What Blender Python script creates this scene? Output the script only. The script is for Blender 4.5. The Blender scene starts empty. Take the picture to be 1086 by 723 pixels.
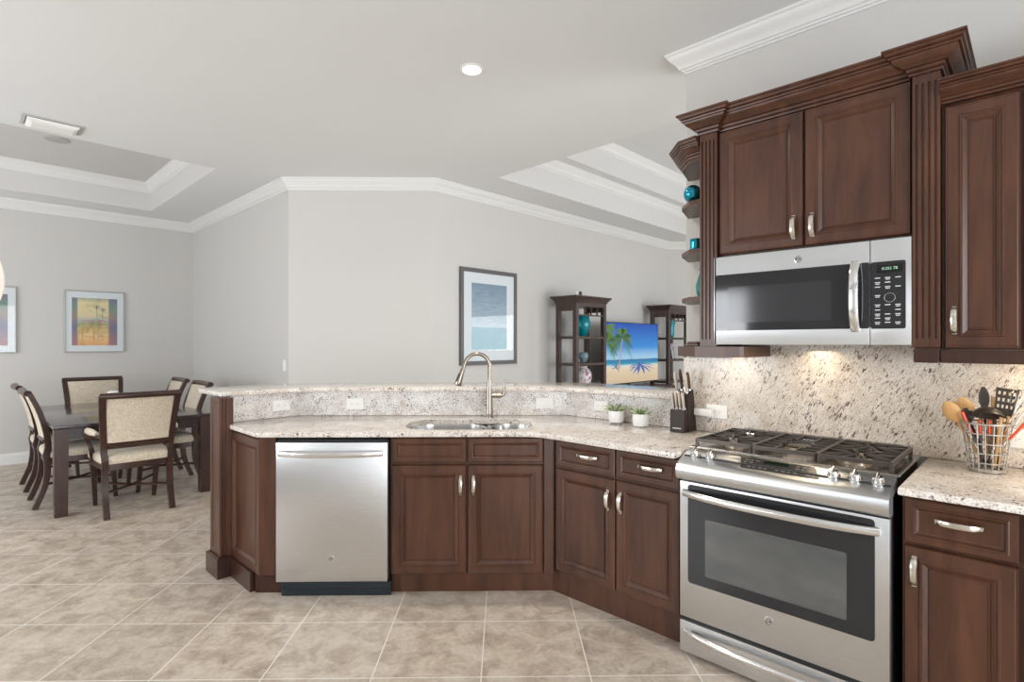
import bpy, bmesh, math, random
from mathutils import Vector, Matrix
random.seed(7)
PI = math.pi
S = math.sqrt(0.5)
scene = bpy.context.scene
COL = scene.collection

# ------------------------------------------------------------------ camera, world, light
HC = 1.41
cam_d = bpy.data.cameras.new('camera'); cam = bpy.data.objects.new('camera', cam_d); COL.objects.link(cam)
cam_d.sensor_width = 36; cam_d.sensor_fit = 'HORIZONTAL'; cam_d.lens = 578 / 1086 * 36
cam_d.shift_y = 1.9 / 1086
cam_d.clip_start = 0.05; cam_d.clip_end = 100
cam.location = (0, 0, HC)
cam.rotation_euler = (PI / 2, 0, math.radians(-45.92))
scene.camera = cam

world = bpy.data.worlds.new('world'); scene.world = world; world.use_nodes = True
bg = world.node_tree.nodes['Background']
bg.inputs[0].default_value = (0.86, 0.93, 1.0, 1); bg.inputs[1].default_value = 1.2

scene.view_settings.view_transform = 'Standard'
scene.view_settings.look = 'None'
scene.view_settings.exposure = 0.08
scene.view_settings.gamma = 1.0
scene.view_settings.use_curve_mapping = False
scene.cycles.max_bounces = 10
scene.cycles.diffuse_bounces = 7
scene.cycles.use_denoising = True
scene.cycles.sample_clamp_indirect = 6

def area(name, loc, direction, sx, sy, power, color=(1, 1, 1), spread=180):
    d = bpy.data.lights.new(name, 'AREA'); d.shape = 'RECTANGLE'; d.size = sx; d.size_y = sy
    d.energy = power; d.color = color; d.spread = math.radians(spread)
    o = bpy.data.objects.new(name, d); COL.objects.link(o); o.location = loc
    o.rotation_euler = Vector(direction).to_track_quat('-Z', 'Z').to_euler()
    return o
# daylight entering through the windows and glass doors of the house (X = b, Y = a)
DAY = (0.93, 0.965, 1.0)
area('daylight_kitchen_window', (-2.55, 3.55, 1.5), (1, 0, 0), 1.3, 1.2, 60, DAY)
area('daylight_dining_window', (-2.55, 6.5, 1.4), (1, 0, 0), 2.0, 2.1, 62, DAY)
area('daylight_back_door', (0.1, -2.55, 1.25), (0, 1, 0), 3.0, 2.3, 125, DAY)
area('daylight_living_doors', (6.0, -2.55, 1.3), (0, 1, 0), 4.2, 2.4, 165, DAY)
area('daylight_living_window', (9.45, -1.0, 1.65), (-1, 0, 0), .85, 1.5, 34, DAY)

# ------------------------------------------------------------------ materials
def mat(name):
    m = bpy.data.materials.new(name); m.use_nodes = True
    return m, m.node_tree, m.node_tree.nodes['Principled BSDF']
def plain(name, col, rough=0.5, metal=0.0, **kw):
    m, t, p = mat(name)
    p.inputs['Base Color'].default_value = (*col, 1)
    p.inputs['Roughness'].default_value = rough; p.inputs['Metallic'].default_value = metal
    for k, v in kw.items(): p.inputs[k.replace('_', ' ')].default_value = v
    return m
def nd(t, typ, **kw):
    n = t.nodes.new(typ)
    for k, v in kw.items():
        if k in n.inputs.keys(): n.inputs[k].default_value = v
        else: setattr(n, k, v)
    return n
def coords(t, scale=(1, 1, 1), rot=(0, 0, 0), loc=(0, 0, 0), out='Object'):
    tc = t.nodes.new('ShaderNodeTexCoord'); mp = t.nodes.new('ShaderNodeMapping')
    mp.inputs['Scale'].default_value = scale; mp.inputs['Rotation'].default_value = rot; mp.inputs['Location'].default_value = loc
    t.links.new(tc.outputs[out], mp.inputs[0]); return mp
def ramp(t, fac, stops, interp='LINEAR'):
    r = t.nodes.new('ShaderNodeValToRGB'); r.color_ramp.interpolation = interp
    e = r.color_ramp.elements
    while len(e) < len(stops): e.new(0.5)
    for el, (p, c) in zip(e, stops): el.position = p; el.color = (*c, 1)
    t.links.new(fac, r.inputs[0]); return r
def mixc(t, fac, a, b, mode='MIX'):
    m = t.nodes.new('ShaderNodeMix'); m.data_type = 'RGBA'; m.blend_type = mode
    for i, v in ((0, fac), (6, a), (7, b)):
        if hasattr(v, 'links') or hasattr(v, 'is_linked'): t.links.new(v, m.inputs[i])
        else: m.inputs[i].default_value = v if i == 0 else (*v, 1)
    return m
def bump(t, p, h, strength=0.1, dist=0.01):
    b = t.nodes.new('ShaderNodeBump'); b.inputs['Strength'].default_value = strength; b.inputs['Distance'].default_value = dist
    t.links.new(h, b.inputs['Height']); t.links.new(b.outputs[0], p.inputs['Normal'])

def wood(name, c1, c2, rough=0.35, sc=(9, 9, 1.3), coat=0.15):
    m, t, p = mat(name)
    mp = coords(t, sc)
    n = nd(t, 'ShaderNodeTexNoise', Scale=1.6, Detail=6.0, Roughness=0.6, Distortion=0.4); t.links.new(mp.outputs[0], n.inputs[0])
    mp2 = coords(t, (sc[0] * 7, sc[1] * 7, sc[2] * 2.2))
    n2 = nd(t, 'ShaderNodeTexNoise', Scale=2.5, Detail=3.0); t.links.new(mp2.outputs[0], n2.inputs[0])
    r = ramp(t, n.outputs[0], [(0.30, c1), (0.72, c2)])
    r2 = ramp(t, n2.outputs[0], [(0.35, (0.72, 0.72, 0.72)), (0.65, (1.05, 1.05, 1.05))])
    mx = mixc(t, 0.35, r.outputs[0], r2.outputs[0], 'MULTIPLY')
    t.links.new(mx.outputs[2], p.inputs['Base Color'])
    p.inputs['Roughness'].default_value = rough; p.inputs['Coat Weight'].default_value = coat; p.inputs['Coat Roughness'].default_value = 0.25
    return m
WOOD = wood('cherry_wood', (0.046, 0.0155, 0.0082), (0.116, 0.044, 0.021), 0.33, coat=0.08)
WOODD = wood('dark_mahogany', (0.026, 0.009, 0.006), (0.060, 0.021, 0.013), 0.28)
GREYWOOD = wood('espresso_wood', (0.038, 0.022, 0.018), (0.075, 0.042, 0.032), 0.35)
TABLEW = wood('table_mahogany', (0.022, 0.013, 0.014), (0.045, 0.026, 0.026), 0.14, coat=0.6)
BAMBOO = wood('bamboo', (0.50, 0.27, 0.09), (0.68, 0.42, 0.18), 0.5)

def granite(name, rot=(0, 0, 0), rough=0.09, tint=(1, 1, 1), st=(1, 1, 1), lo=0.60):
    # st stretches the fleck pattern after the rotation, so streaks run one way
    m, t, p = mat(name)
    mp = coords(t, (1, 1, 1))
    big = nd(t, 'ShaderNodeTexNoise', Scale=11.0, Detail=7.0, Roughness=0.7); t.links.new(mp.outputs[0], big.inputs[0])
    tn_ = lambda c: tuple(x * y for x, y in zip(c, tint))
    base = ramp(t, big.outputs[0], [(0.28, tn_((0.54, 0.48, 0.43))), (0.42, tn_((0.67, 0.61, 0.555))), (0.55, tn_((0.76, 0.715, 0.67))), (0.75, tn_((0.80, 0.775, 0.75)))])
    sp = nd(t, 'ShaderNodeTexNoise', Scale=150.0, Detail=3.0, Roughness=0.7); t.links.new(mp.outputs[0], sp.inputs[0])
    rs = ramp(t, sp.outputs[0], [(0.36, (0.55, 0.50, 0.46)), (0.48, (0.97, 0.97, 0.97)), (0.66, (1.12, 1.12, 1.12))])
    m1 = mixc(t, 0.8, base.outputs[0], rs.outputs[0], 'MULTIPLY')
    mr = coords(t, (1, 1, 1), rot); ms_ = t.nodes.new('ShaderNodeMapping'); ms_.inputs['Scale'].default_value = st; t.links.new(mr.outputs[0], ms_.inputs[0])
    f = nd(t, 'ShaderNodeTexNoise', Scale=58.0, Detail=3.0, Roughness=0.62, Distortion=0.5); t.links.new(ms_.outputs[0], f.inputs[0])
    gate = nd(t, 'ShaderNodeTexNoise', Scale=14.0, Detail=2.0); t.links.new(mp.outputs[0], gate.inputs[0])
    ad = nd(t, 'ShaderNodeMath', operation='MULTIPLY_ADD'); ad.inputs[1].default_value = 0.30
    t.links.new(gate.outputs[0], ad.inputs[0]); t.links.new(f.outputs[0], ad.inputs[2])
    rf = ramp(t, ad.outputs[0], [(lo + 0.12, (0, 0, 0)), (lo + 0.20, (1, 1, 1))])
    m2 = mixc(t, rf.outputs[0], m1.outputs[2], (0.13, 0.09, 0.08))
    f2 = nd(t, 'ShaderNodeTexNoise', Scale=40.0, Detail=3.0, Roughness=0.6, Distortion=0.4); t.links.new(ms_.outputs[0], f2.inputs[0])
    rf2 = ramp(t, f2.outputs[0], [(0.56, (0, 0, 0)), (0.66, (0.45, 0.45, 0.45))])
    m3 = mixc(t, rf2.outputs[0], m2.outputs[2], tn_((0.40, 0.34, 0.30)))
    t.links.new(m3.outputs[2], p.inputs['Base Color'])
    p.inputs['Roughness'].default_value = rough
    return m
GRAN = granite('speckled_granite', tint=(1.08, 1.08, 1.08), st=(1.5, 1.5, 1.5), lo=0.61)
GRANW = granite('speckled_granite_wall', (-0.45, 0, 0), 0.2, (0.95, 0.93, 0.89), st=(2.0, 2.3, 0.7), lo=0.605)
GRANL = granite('speckled_granite_low_daylit', (0, 0, 0), 0.2, (1.06, 1.11, 1.17), st=(1.6, 1.6, 2.2), lo=0.60)  # upstand copy of the granite; bluish window light is tinted into its colour

def steel(name, col=(0.62, 0.62, 0.62), rough=0.3, st=(2, 2, 260), aniso=0.8):
    m, t, p = mat(name)
    mp = coords(t, st)
    n = nd(t, 'ShaderNodeTexNoise', Scale=3.0, Detail=2.0); t.links.new(mp.outputs[0], n.inputs[0])
    r = nd(t, 'ShaderNodeMapRange'); r.inputs['To Min'].default_value = rough - 0.07; r.inputs['To Max'].default_value = rough + 0.09
    t.links.new(n.outputs[0], r.inputs[0]); t.links.new(r.outputs[0], p.inputs['Roughness'])
    p.inputs['Base Color'].default_value = (*col, 1); p.inputs['Metallic'].default_value = 1.0
    p.inputs['Anisotropic'].default_value = aniso; p.inputs['Anisotropic Rotation'].default_value = 0.0
    tg = t.nodes.new('ShaderNodeTangent'); tg.direction_type = 'RADIAL'; tg.axis = 'Z'; t.links.new(tg.outputs[0], p.inputs['Tangent'])
    bump(t, p, n.outputs[0], 0.03, 0.002)
    return m
STEEL = steel('brushed_steel', (0.67, 0.685, 0.70), 0.30)
STEELH = steel('polished_steel', (0.80, 0.80, 0.80), 0.16)
NICKEL = plain('satin_nickel', (0.72, 0.68, 0.60), 0.22, 1.0)
BRONZE = plain('champagne_bronze', (0.35, 0.305, 0.26), 0.26, 1.0)
BLKGLASS = plain('black_glass', (0.022, 0.023, 0.026), 0.06)
BLKPLAST = plain('black_plastic', (0.015, 0.015, 0.016), 0.35)
IRON = plain('cast_iron', (0.075, 0.062, 0.052), 0.32, 0.5)
WHITEPL = plain('white_plastic', (0.86, 0.86, 0.84), 0.3)
SOCK = plain('socket_dark', (0.10, 0.10, 0.10), 0.5)
CERAM = plain('white_ceramic', (0.88, 0.88, 0.87), 0.16)
TRIMW = plain('trim_white', (0.76, 0.76, 0.745), 0.4)

def paint(name, col, bs=0.06):
    m, t, p = mat(name)
    mp = coords(t, (1, 1, 1)); n = nd(t, 'ShaderNodeTexNoise', Scale=55.0, Detail=4.0, Roughness=0.6); t.links.new(mp.outputs[0], n.inputs[0])
    r = ramp(t, n.outputs[0], [(0.3, tuple(c * 0.985 for c in col)), (0.7, col)])
    t.links.new(r.outputs[0], p.inputs['Base Color']); p.inputs['Roughness'].default_value = 0.7
    bump(t, p, n.outputs[0], bs, 0.004)
    return m
WALLP = paint('wall_paint', (0.60, 0.587, 0.565))
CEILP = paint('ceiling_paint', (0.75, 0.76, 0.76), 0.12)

# floor: square tiles laid at 45 degrees to the house
def floor_mat():
    m, t, p = mat('floor_tile')
    mp = coords(t, (1, 1, 1), (0, 0, PI / 4), (9.323, 9.236, 0))
    b = t.nodes.new('ShaderNodeTexBrick'); b.offset = 0.0; b.squash = 1.0
    b.inputs['Scale'].default_value = 1.0; b.inputs['Mortar Size'].default_value = 0.0032; b.inputs['Mortar Smooth'].default_value = 0.15
    b.inputs['Brick Width'].default_value = 0.4615; b.inputs['Row Height'].default_value = 0.4615
    b.inputs['Color1'].default_value = (0.93, 0.93, 0.93, 1); b.inputs['Color2'].default_value = (1.04, 1.03, 1.02, 1)
    b.inputs['Mortar'].default_value = (1, 1, 1, 1); b.inputs['Bias'].default_value = 0.0
    t.links.new(mp.outputs[0], b.inputs['Vector'])
    mpn = coords(t, (1, 1.0, 1), (0, 0, PI / 4))
    n = nd(t, 'ShaderNodeTexNoise', Scale=7.5, Detail=10.0, Roughness=0.68, Distortion=0.5); t.links.new(mpn.outputs[0], n.inputs[0])
    r = ramp(t, n.outputs[0], [(0.32, (0.37, 0.30, 0.24)), (0.45, (0.50, 0.42, 0.345)), (0.54, (0.60, 0.52, 0.435)), (0.68, (0.67, 0.60, 0.52))])
    n2 = nd(t, 'ShaderNodeTexNoise', Scale=38.0, Detail=4.0, Roughness=0.7); t.links.new(mpn.outputs[0], n2.inputs[0])
    r2 = ramp(t, n2.outputs[0], [(0.35, (0.88, 0.87, 0.86)), (0.6, (1.03, 1.03, 1.03))])
    m0 = mixc(t, 1.0, r.outputs[0], r2.outputs[0], 'MULTIPLY')
    m1 = mixc(t, 1.0, m0.outputs[2], b.outputs['Color'], 'MULTIPLY')
    m2 = mixc(t, b.outputs['Fac'], m1.outputs[2], (0.78, 0.74, 0.68))
    t.links.new(m2.outputs[2], p.inputs['Base Color'])
    p.inputs['Roughness'].default_value = 0.38
    inv = nd(t, 'ShaderNodeMath', operation='SUBTRACT'); inv.inputs[0].default_value = 1.0; t.links.new(b.outputs['Fac'], inv.inputs[1])
    bump(t, p, inv.outputs[0], 0.3, 0.002)
    return m
FLOORM = floor_mat()

def fabric():
    m, t, p = mat('cream_damask')
    mp = coords(t, (1, 1, 1))
    v = nd(t, 'ShaderNodeTexNoise', Scale=70.0, Detail=4.0, Distortion=2.5); t.links.new(mp.outputs[0], v.inputs[0])
    r = ramp(t, v.outputs[0], [(0.42, (0.50, 0.41, 0.30)), (0.56, (0.72, 0.64, 0.52))])
    t.links.new(r.outputs[0], p.inputs['Base Color']); p.inputs['Roughness'].default_value = 0.75
    p.inputs['Sheen Weight'].default_value = 0.2
    return m
FAB = fabric()

# ------------------------------------------------------------------ mesh helpers
RUN = {'R': -PI / 2, 'S': -PI / 4, 'W': 0.0}     # R: range wall (u=-a, v=b); S: sink run (u=x, v=y); W: house axes (u=b, v=a)
def w2(run, u, v):
    r = RUN[run]; c, s = math.cos(r), math.sin(r)
    return (c * u - s * v, s * u + c * v)

class M:
    def __init__(self): self.b = bmesh.new()
    def box(self, x0, x1, y0, y1, z0, z1, bev=0.0, seg=1):
        x0, x1 = min(x0, x1), max(x0, x1); y0, y1 = min(y0, y1), max(y0, y1)
        tmp = bmesh.new()
        r = bmesh.ops.create_cube(tmp, size=1)
        for v in tmp.verts: v.co = ((x0 + x1) / 2 + v.co.x * (x1 - x0), (y0 + y1) / 2 + v.co.y * (y1 - y0), (z0 + z1) / 2 + v.co.z * (z1 - z0))
        if bev > 0: bmesh.ops.bevel(tmp, geom=list(tmp.edges), offset=bev, segments=seg, affect='EDGES', profile=0.6)
        self.merge(tmp); return self
    def merge(self, tmp, mtx=None):
        if mtx is not None: bmesh.ops.transform(tmp, matrix=mtx, verts=list(tmp.verts))
        me = bpy.data.meshes.new('t'); tmp.to_mesh(me); tmp.free(); self.b.from_mesh(me); bpy.data.meshes.remove(me)
        return self
    def add(self, other, mtx=None):
        tmp = other.b.copy(); return self.merge(tmp, mtx)
    def loops(self, rings, closed=True, cap0=True, cap1=True):
        vs = [[self.b.verts.new(p) for p in ring] for ring in rings]
        n = len(rings[0])
        for a, c in zip(vs[:-1], vs[1:]):
            for i in range(n if closed else n - 1):
                j = (i + 1) % n
                try: self.b.faces.new((a[i], a[j], c[j], c[i]))
                except ValueError: pass
        if cap0 and len(rings[0]) > 2: self.b.faces.new(list(reversed(vs[0])))
        if cap1 and len(rings[0]) > 2: self.b.faces.new(vs[-1])
        return self
    def prism(self, poly, z0, z1):
        return self.loops([[(x, y, z0) for x, y in poly], [(x, y, z1) for x, y in poly]])
    def tube(self, pts, r, seg=10, flat=1.0, up=(0, 0, 1), close=False):
        pts = [Vector(p) for p in pts]; n = len(pts)
        rs = r if isinstance(r, (list, tuple)) else [r] * n
        rings = []; prev = None
        for i, p in enumerate(pts):
            if close: d = pts[(i + 1) % n] - pts[i - 1]
            else: d = pts[min(i + 1, n - 1)] - pts[max(i - 1, 0)]
            d.normalize()
            if prev is None:
                a = Vector(up)
                if abs(a.dot(d)) > 0.95: a = Vector((1, 0, 0)) if abs(d.x) < 0.9 else Vector((0, 1, 0))
                a = (a - d * a.dot(d)).normalized()
            else: a = (prev - d * prev.dot(d)).normalized()
            prev = a; c = d.cross(a)
            rings.append([tuple(p + a * (math.cos(k * 2 * PI / seg) * rs[i]) + c * (math.sin(k * 2 * PI / seg) * rs[i] * flat)) for k in range(seg)])
        if close: rings.append(rings[0]); return self.loops(rings, cap0=False, cap1=False)
        return self.loops(rings)
    def lathe(self, prof, c=(0, 0, 0), seg=24, sx=1.0, sy=1.0, cap=True):
        rings = [[(c[0] + r * sx * math.cos(k * 2 * PI / seg), c[1] + r * sy * math.sin(k * 2 * PI / seg), c[2] + z) for k in range(seg)] for r, z in prof]
        return self.loops(rings, cap0=cap, cap1=cap)
    def lathe_y(self, prof, c, seg=24):      # axis along y
        rings = [[(c[0] + r * math.cos(k * 2 * PI / seg), c[1] + y, c[2] + r * math.sin(k * 2 * PI / seg)) for k in range(seg)] for r, y in prof]
        return self.loops(rings)
    def offset(self, path, o, closed):
        n = len(path); out = []
        for i in range(n):
            p = Vector(path[i])
            def nrm(a, b):
                d = (Vector(b) - Vector(a)).normalized(); return Vector((-d.y, d.x))
            if closed: n1 = nrm(path[i - 1], path[i]); n2 = nrm(path[i], path[(i + 1) % n])
            else:
                n1 = nrm(path[i - 1], path[i]) if i > 0 else None
                n2 = nrm(path[i], path[i + 1]) if i < n - 1 else None
                n1 = n1 or n2; n2 = n2 or n1
            m = (n1 + n2); m = m / max(m.dot(n1), 0.2) if m.length > 1e-6 else n1
            q = p + m * o; out.append((q.x, q.y))
        return out
    def sweep(self, path, prof, closed=False):   # prof: closed outline of (out, z); out goes to the left of travel
        offs = [self.offset(path, o, closed) for o, z in prof]
        rings = [[(offs[k][i][0], offs[k][i][1], prof[k][1]) for k in range(len(prof))] for i in range(len(path))]
        if closed: rings.append(rings[0]); return self.loops(rings, cap0=False, cap1=False)
        return self.loops(rings)
    def slab(self, poly, z0, z1, e=0.006, holes=()):
        # poly must be counter-clockwise
        rings = []
        for o, z in ((e, z0), (0.3 * e, z0 + 0.3 * e), (0, z0 + e), (0, z1 - e), (0.3 * e, z1 - 0.3 * e), (e, z1)):
            rings.append([(x, y, z) for x, y in self.offset(poly, o, True)])
        tmp = bmesh.new(); vs = [[tmp.verts.new(p) for p in r] for r in rings]; n = len(poly)
        for a, c in zip(vs[:-1], vs[1:]):
            for i in range(n):
                j = (i + 1) % n; tmp.faces.new((a[i], a[j], c[j], c[i]))
        he = [[], []]
        for h in holes:
            hb = [tmp.verts.new((x, y, z0)) for x, y in h]; ht = [tmp.verts.new((x, y, z1)) for x, y in h]
            for i in range(len(h)):
                j = (i + 1) % len(h); f = tmp.faces.new((hb[j], hb[i], ht[i], ht[j]))
                he[0].append(tmp.edges.get((hb[i], hb[j]))); he[1].append(tmp.edges.get((ht[i], ht[j])))
        for k, ring in ((0, vs[0]), (1, vs[-1])):
            es = [tmp.edges.get((ring[i], ring[(i + 1) % n])) for i in range(n)] + he[k]
            bmesh.ops.triangle_fill(tmp, use_beauty=True, use_dissolve=False, edges=es)
        bmesh.ops.recalc_face_normals(tmp, faces=list(tmp.faces))
        return self.merge(tmp)
    def panel(self, x0, x1, z0, z1, y, rings, back):   # moulded panel facing -y; rings of (inset, depth)
        rr = [(0, back)] + list(rings)
        R = [[(x0 + i, y + d, z0 + i), (x1 - i, y + d, z0 + i), (x1 - i, y + d, z1 - i), (x0 + i, y + d, z1 - i)] for i, d in rr]
        return self.loops(R)

ORG = {}
def root_of(o):
    while o.parent is not None: o = o.parent
    return o
def obj(name, m, material, parent=None, smooth=35, run=None):
    bmesh.ops.recalc_face_normals(m.b, faces=list(m.b.faces))
    me = bpy.data.meshes.new(name)
    if parent is not None:
        o = ORG.get(root_of(parent).name, (0, 0, 0))
        if o != (0, 0, 0): bmesh.ops.translate(m.b, verts=list(m.b.verts), vec=(-o[0], -o[1], -o[2]))
    m.b.to_mesh(me); m.b.free()
    for mm in (material if isinstance(material, (list, tuple)) else [material]): me.materials.append(mm)
    if smooth:
        me.polygons.foreach_set('use_smooth', [True] * len(me.polygons)); me.set_sharp_from_angle(angle=math.radians(smooth))
    ob = bpy.data.objects.new(name, me); COL.objects.link(ob)
    if parent is not None: ob.parent = parent
    elif run: ob.rotation_euler = (0, 0, RUN[run])
    return ob
def tag(o, label=None, cat=None, group=None, kind=None):
    if label: o['label'] = label
    if cat: o['category'] = cat
    if group: o['group'] = group
    if kind: o['kind'] = kind
    return o
def thing(name, run, u, v, z, label, cat, group=None, rz=0.0):
    # parts are drawn in run coordinates (or in local ones when run is None) and stored relative to the base point
    o = bpy.data.objects.new(name, None); COL.objects.link(o); o.empty_display_size = 0.1
    if run:
        X, Y = w2(run, u, v); o.location = (X, Y, z); o.rotation_euler = (0, 0, RUN[run] + rz); ORG[o.name] = (u, v, z)
    else: o.location = (u, v, z); o.rotation_euler = (0, 0, rz); ORG[o.name] = (0, 0, 0)
    return tag(o, label, cat, group)
def single(name, m, material, label, cat, run=None, group=None, origin=None, rz=0.0, smooth=35):
    # a thing that is one mesh; origin gives its base point
    if origin:
        t = (-origin[0], -origin[1], -origin[2]) if run else (0, 0, 0)
        if run: bmesh.ops.translate(m.b, verts=list(m.b.verts), vec=t)
    ob = obj(name, m, material, smooth=smooth, run=run)
    if origin:
        if run: X, Y = w2(run, origin[0], origin[1]); ob.location = (X, Y, origin[2])
        else: ob.location = origin
        ob.rotation_euler = (0, 0, (RUN[run] if run else 0) + rz)
    return tag(ob, label, cat, group)
def struct(name, m, material, run=None, smooth=35):
    return tag(obj(name, m, material, smooth=smooth, run=run), kind='structure')
def copy_tree(o, parent=None):
    c = o.copy(); COL.objects.link(c)
    if parent is not None: c.parent = parent
    else: ORG[c.name] = ORG.get(o.name, (0, 0, 0))
    for ch in list(o.children): copy_tree(ch, c)
    return c
def text_mesh(body, size, depth=0.0006):     # lettering in the x-z plane facing -y, centred
    cu = bpy.data.curves.new('lettering', 'FONT'); cu.body = body; cu.size = size; cu.extrude = depth; cu.align_x = 'CENTER'; cu.align_y = 'CENTER'
    cu.resolution_u = 3
    to = bpy.data.objects.new('lettering', cu); COL.objects.link(to)
    dg = bpy.context.evaluated_depsgraph_get(); me = bpy.data.meshes.new_from_object(to.evaluated_get(dg))
    bpy.data.objects.remove(to); bpy.data.curves.remove(cu)
    m = M(); m.b.from_mesh(me); bpy.data.meshes.remove(me)
    bmesh.ops.transform(m.b, matrix=Matrix.Rotation(PI / 2, 4, 'X'), verts=list(m.b.verts))
    return m

# ------------------------------------------------------------------ room shell (u=b, v=a)
CZ = 3.07
struct('floor', M().box(-2.75, 9.65, -2.75, 8.75, -0.12, 0.0), FLOORM, smooth=0)
def ccw(x0, x1, y0, y1): return [(x0, y0), (x1, y0), (x1, y1), (x0, y1)]
DT = ccw(-1.6, 1.775, 5.64, 8.04); LT = ccw(3.83, 8.0, -1.7, 3.91); LT2 = ccw(4.05, 7.78, -1.48, 3.69)
cm = M(); cm.slab(ccw(-2.75, 9.65, -2.75, 8.75), CZ, CZ + 0.08, 0.001, [DT, LT])
def tray(m, r, z0, z1, t=0.02):
    (x0, y0), _, (x1, y1), _ = r
    m.box(x0 - t, x0, y0 - t, y1 + t, z0, z1); m.box(x1, x1 + t, y0 - t, y1 + t, z0, z1)
    m.box(x0, x1, y0 - t, y0, z0, z1); m.box(x0, x1, y1, y1 + t, z0, z1)
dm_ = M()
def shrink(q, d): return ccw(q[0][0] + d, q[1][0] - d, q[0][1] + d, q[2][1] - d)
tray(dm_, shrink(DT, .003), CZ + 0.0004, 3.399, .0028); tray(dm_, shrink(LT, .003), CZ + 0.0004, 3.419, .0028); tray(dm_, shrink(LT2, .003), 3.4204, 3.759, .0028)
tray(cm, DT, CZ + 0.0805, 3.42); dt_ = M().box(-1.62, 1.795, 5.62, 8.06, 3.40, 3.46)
tray(cm, LT, CZ + 0.0805, 3.419); cm.slab(ccw(3.81, 8.02, -1.72, 3.93), 3.42, 3.50, 0.001, [LT2])
tray(cm, LT2, 3.5005, 3.80); cm.box(4.03, 7.80, -1.50, 3.71, 3.76, 3.82)
struct('ceiling', cm, CEILP, smooth=0)
TRAYSHADE = paint('tray_shade_paint', (0.63, 0.615, 0.60), 0.1)  # dining tray ceiling in a darker tone; its dimmer light is put into the colour
struct('ceiling', dm_, paint('tray_side_paint', (0.66, 0.65, 0.635)), smooth=0); struct('ceiling', dt_, TRAYSHADE, smooth=0)  # tray sides near wall tone, dining recess shade worked into the colour

H = CZ + 0.02
struct('wall_right', M().box(2.968, 3.10, -2.6, 1.47, 0, H), WALLP, smooth=0)
struct('wall_living', M().box(3.44, 8.33, 4.45, 4.58, 0, H), WALLP, smooth=0)
struct('wall_center', M().prism([(3.44, 4.45), (3.53, 4.54), (2.49, 5.58), (2.40, 5.49)], 0, H), WALLP, smooth=0)
struct('wall_dining_side', M().box(2.40, 2.53, 5.49, 8.7, 0, H), WALLP, smooth=0)
struct('wall_dining_back', M().box(-2.7, 2.45, 8.58, 8.7, 0, H), WALLP, smooth=0)
struct('wall_far', M().prism([(8.29, 4.45), (9.60, 3.14), (9.69, 3.23), (8.38, 4.54)], 0, H), WALLP, smooth=0)
def wall_open(name, axis, c0, c1, lo, hi, opens):
    m = M(); cur = lo
    def bx(a, b, z0, z1):
        if b - a < 1e-4: return
        if axis == 'x': m.box(c0, c1, a, b, z0, z1)
        else: m.box(a, b, c0, c1, z0, z1)
    for a, b, z0, z1 in opens:
        bx(cur, a, 0, H)
        if z0 > 0: bx(a, b, 0, z0)
        bx(a, b, z1, H); cur = b
    bx(cur, hi, 0, H)
    struct(name, m, WALLP, smooth=0)
GLASSM = plain('window_glass', (1, 1, 1), 0.0, 0.0, Transmission_Weight=1.0, IOR=1.01)
wn = [0]
def window(axis, c, a, b, z0, z1, n):
    wn[0] += 1; m = M(); t = 0.05
    def bx(p, q, r, s):
        if axis == 'x': m.box(c - 0.03, c + 0.03, p, q, r, s)
        else: m.box(p, q, c - 0.03, c + 0.03, r, s)
    bx(a, b, z0, z0 + t); bx(a, b, z1 - t, z1)
    for k in range(n + 1):
        x = a + (b - a - t) * k / n; bx(x, x + t, z0 + t, z1 - t)
    struct('window_%d' % wn[0], m, TRIMW, smooth=0)
wall_open('wall_left', 'x', -2.72, -2.6, -2.7, 8.6, [(2.9, 4.2, 0.9, 2.1), (5.5, 7.5, 0.35, 2.45)])
wall_open('wall_back', 'y', -2.72, -2.6, -2.6, 9.6, [(-1.4, 1.6, 0.1, 2.4), (3.9, 8.1, 0.1, 2.5)])
wall_open('wall_east', 'x', 9.5, 9.62, -2.6, 3.24, [(-1.45, -0.55, 0.9, 2.4)])
window('x', -2.66, 2.9, 4.2, 0.9, 2.1, 2); window('x', -2.66, 5.5, 7.5, 0.35, 2.45, 2)
window('y', -2.66, -1.4, 1.6, 0.1, 2.4, 3); window('y', -2.66, 3.9, 8.1, 0.1, 2.5, 4); window('x', 9.56, -1.45, -0.55, 0.9, 2.4, 2)

def crown_prof(z, p=0.09, h=0.11):
    pts = [(0, z)]
    for o, d in ((1, 0), (1, .12), (.90, .16), (.86, .24), (.74, .36), (.56, .48), (.42, .62), (.34, .76), (.22, .80), (.20, .88), (.10, .90), (.10, 1.0), (0, 1.0)):
        pts.append((o * p, z - d * h))
    return pts
tn = [0]
def crown(path, z, closed=False, p=0.09, h=0.11):
    tn[0] += 1; struct('trim_%d' % tn[0], M().sweep(path, crown_prof(z, p, h), closed), TRIMW, smooth=25)
crown([(2.968, -2.6), (2.968, 1.47), (3.10, 1.47), (3.10, -2.6)], CZ)
crown([(9.5, 3.24), (8.29, 4.45), (3.44, 4.45), (2.40, 5.49), (2.40, 8.58), (-2.6, 8.58)], CZ)
crown(DT, 3.40, True); crown(LT, 3.42, True); crown(LT2, 3.76, True)
def base_prof(h=0.13): return [(0, 0), (0.016, 0), (0.016, h - .03), (0.011, h - .012), (0.006, h), (0, h)]
struct('baseboard_dining', M().sweep([(3.44, 4.45), (2.40, 5.49), (2.40, 8.58), (-2.6, 8.58)], base_prof()), TRIMW, smooth=0)
struct('baseboard_living', M().sweep([(9.5, 3.24), (8.29, 4.45), (3.44, 4.45)], base_prof()), TRIMW, smooth=0)

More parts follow.
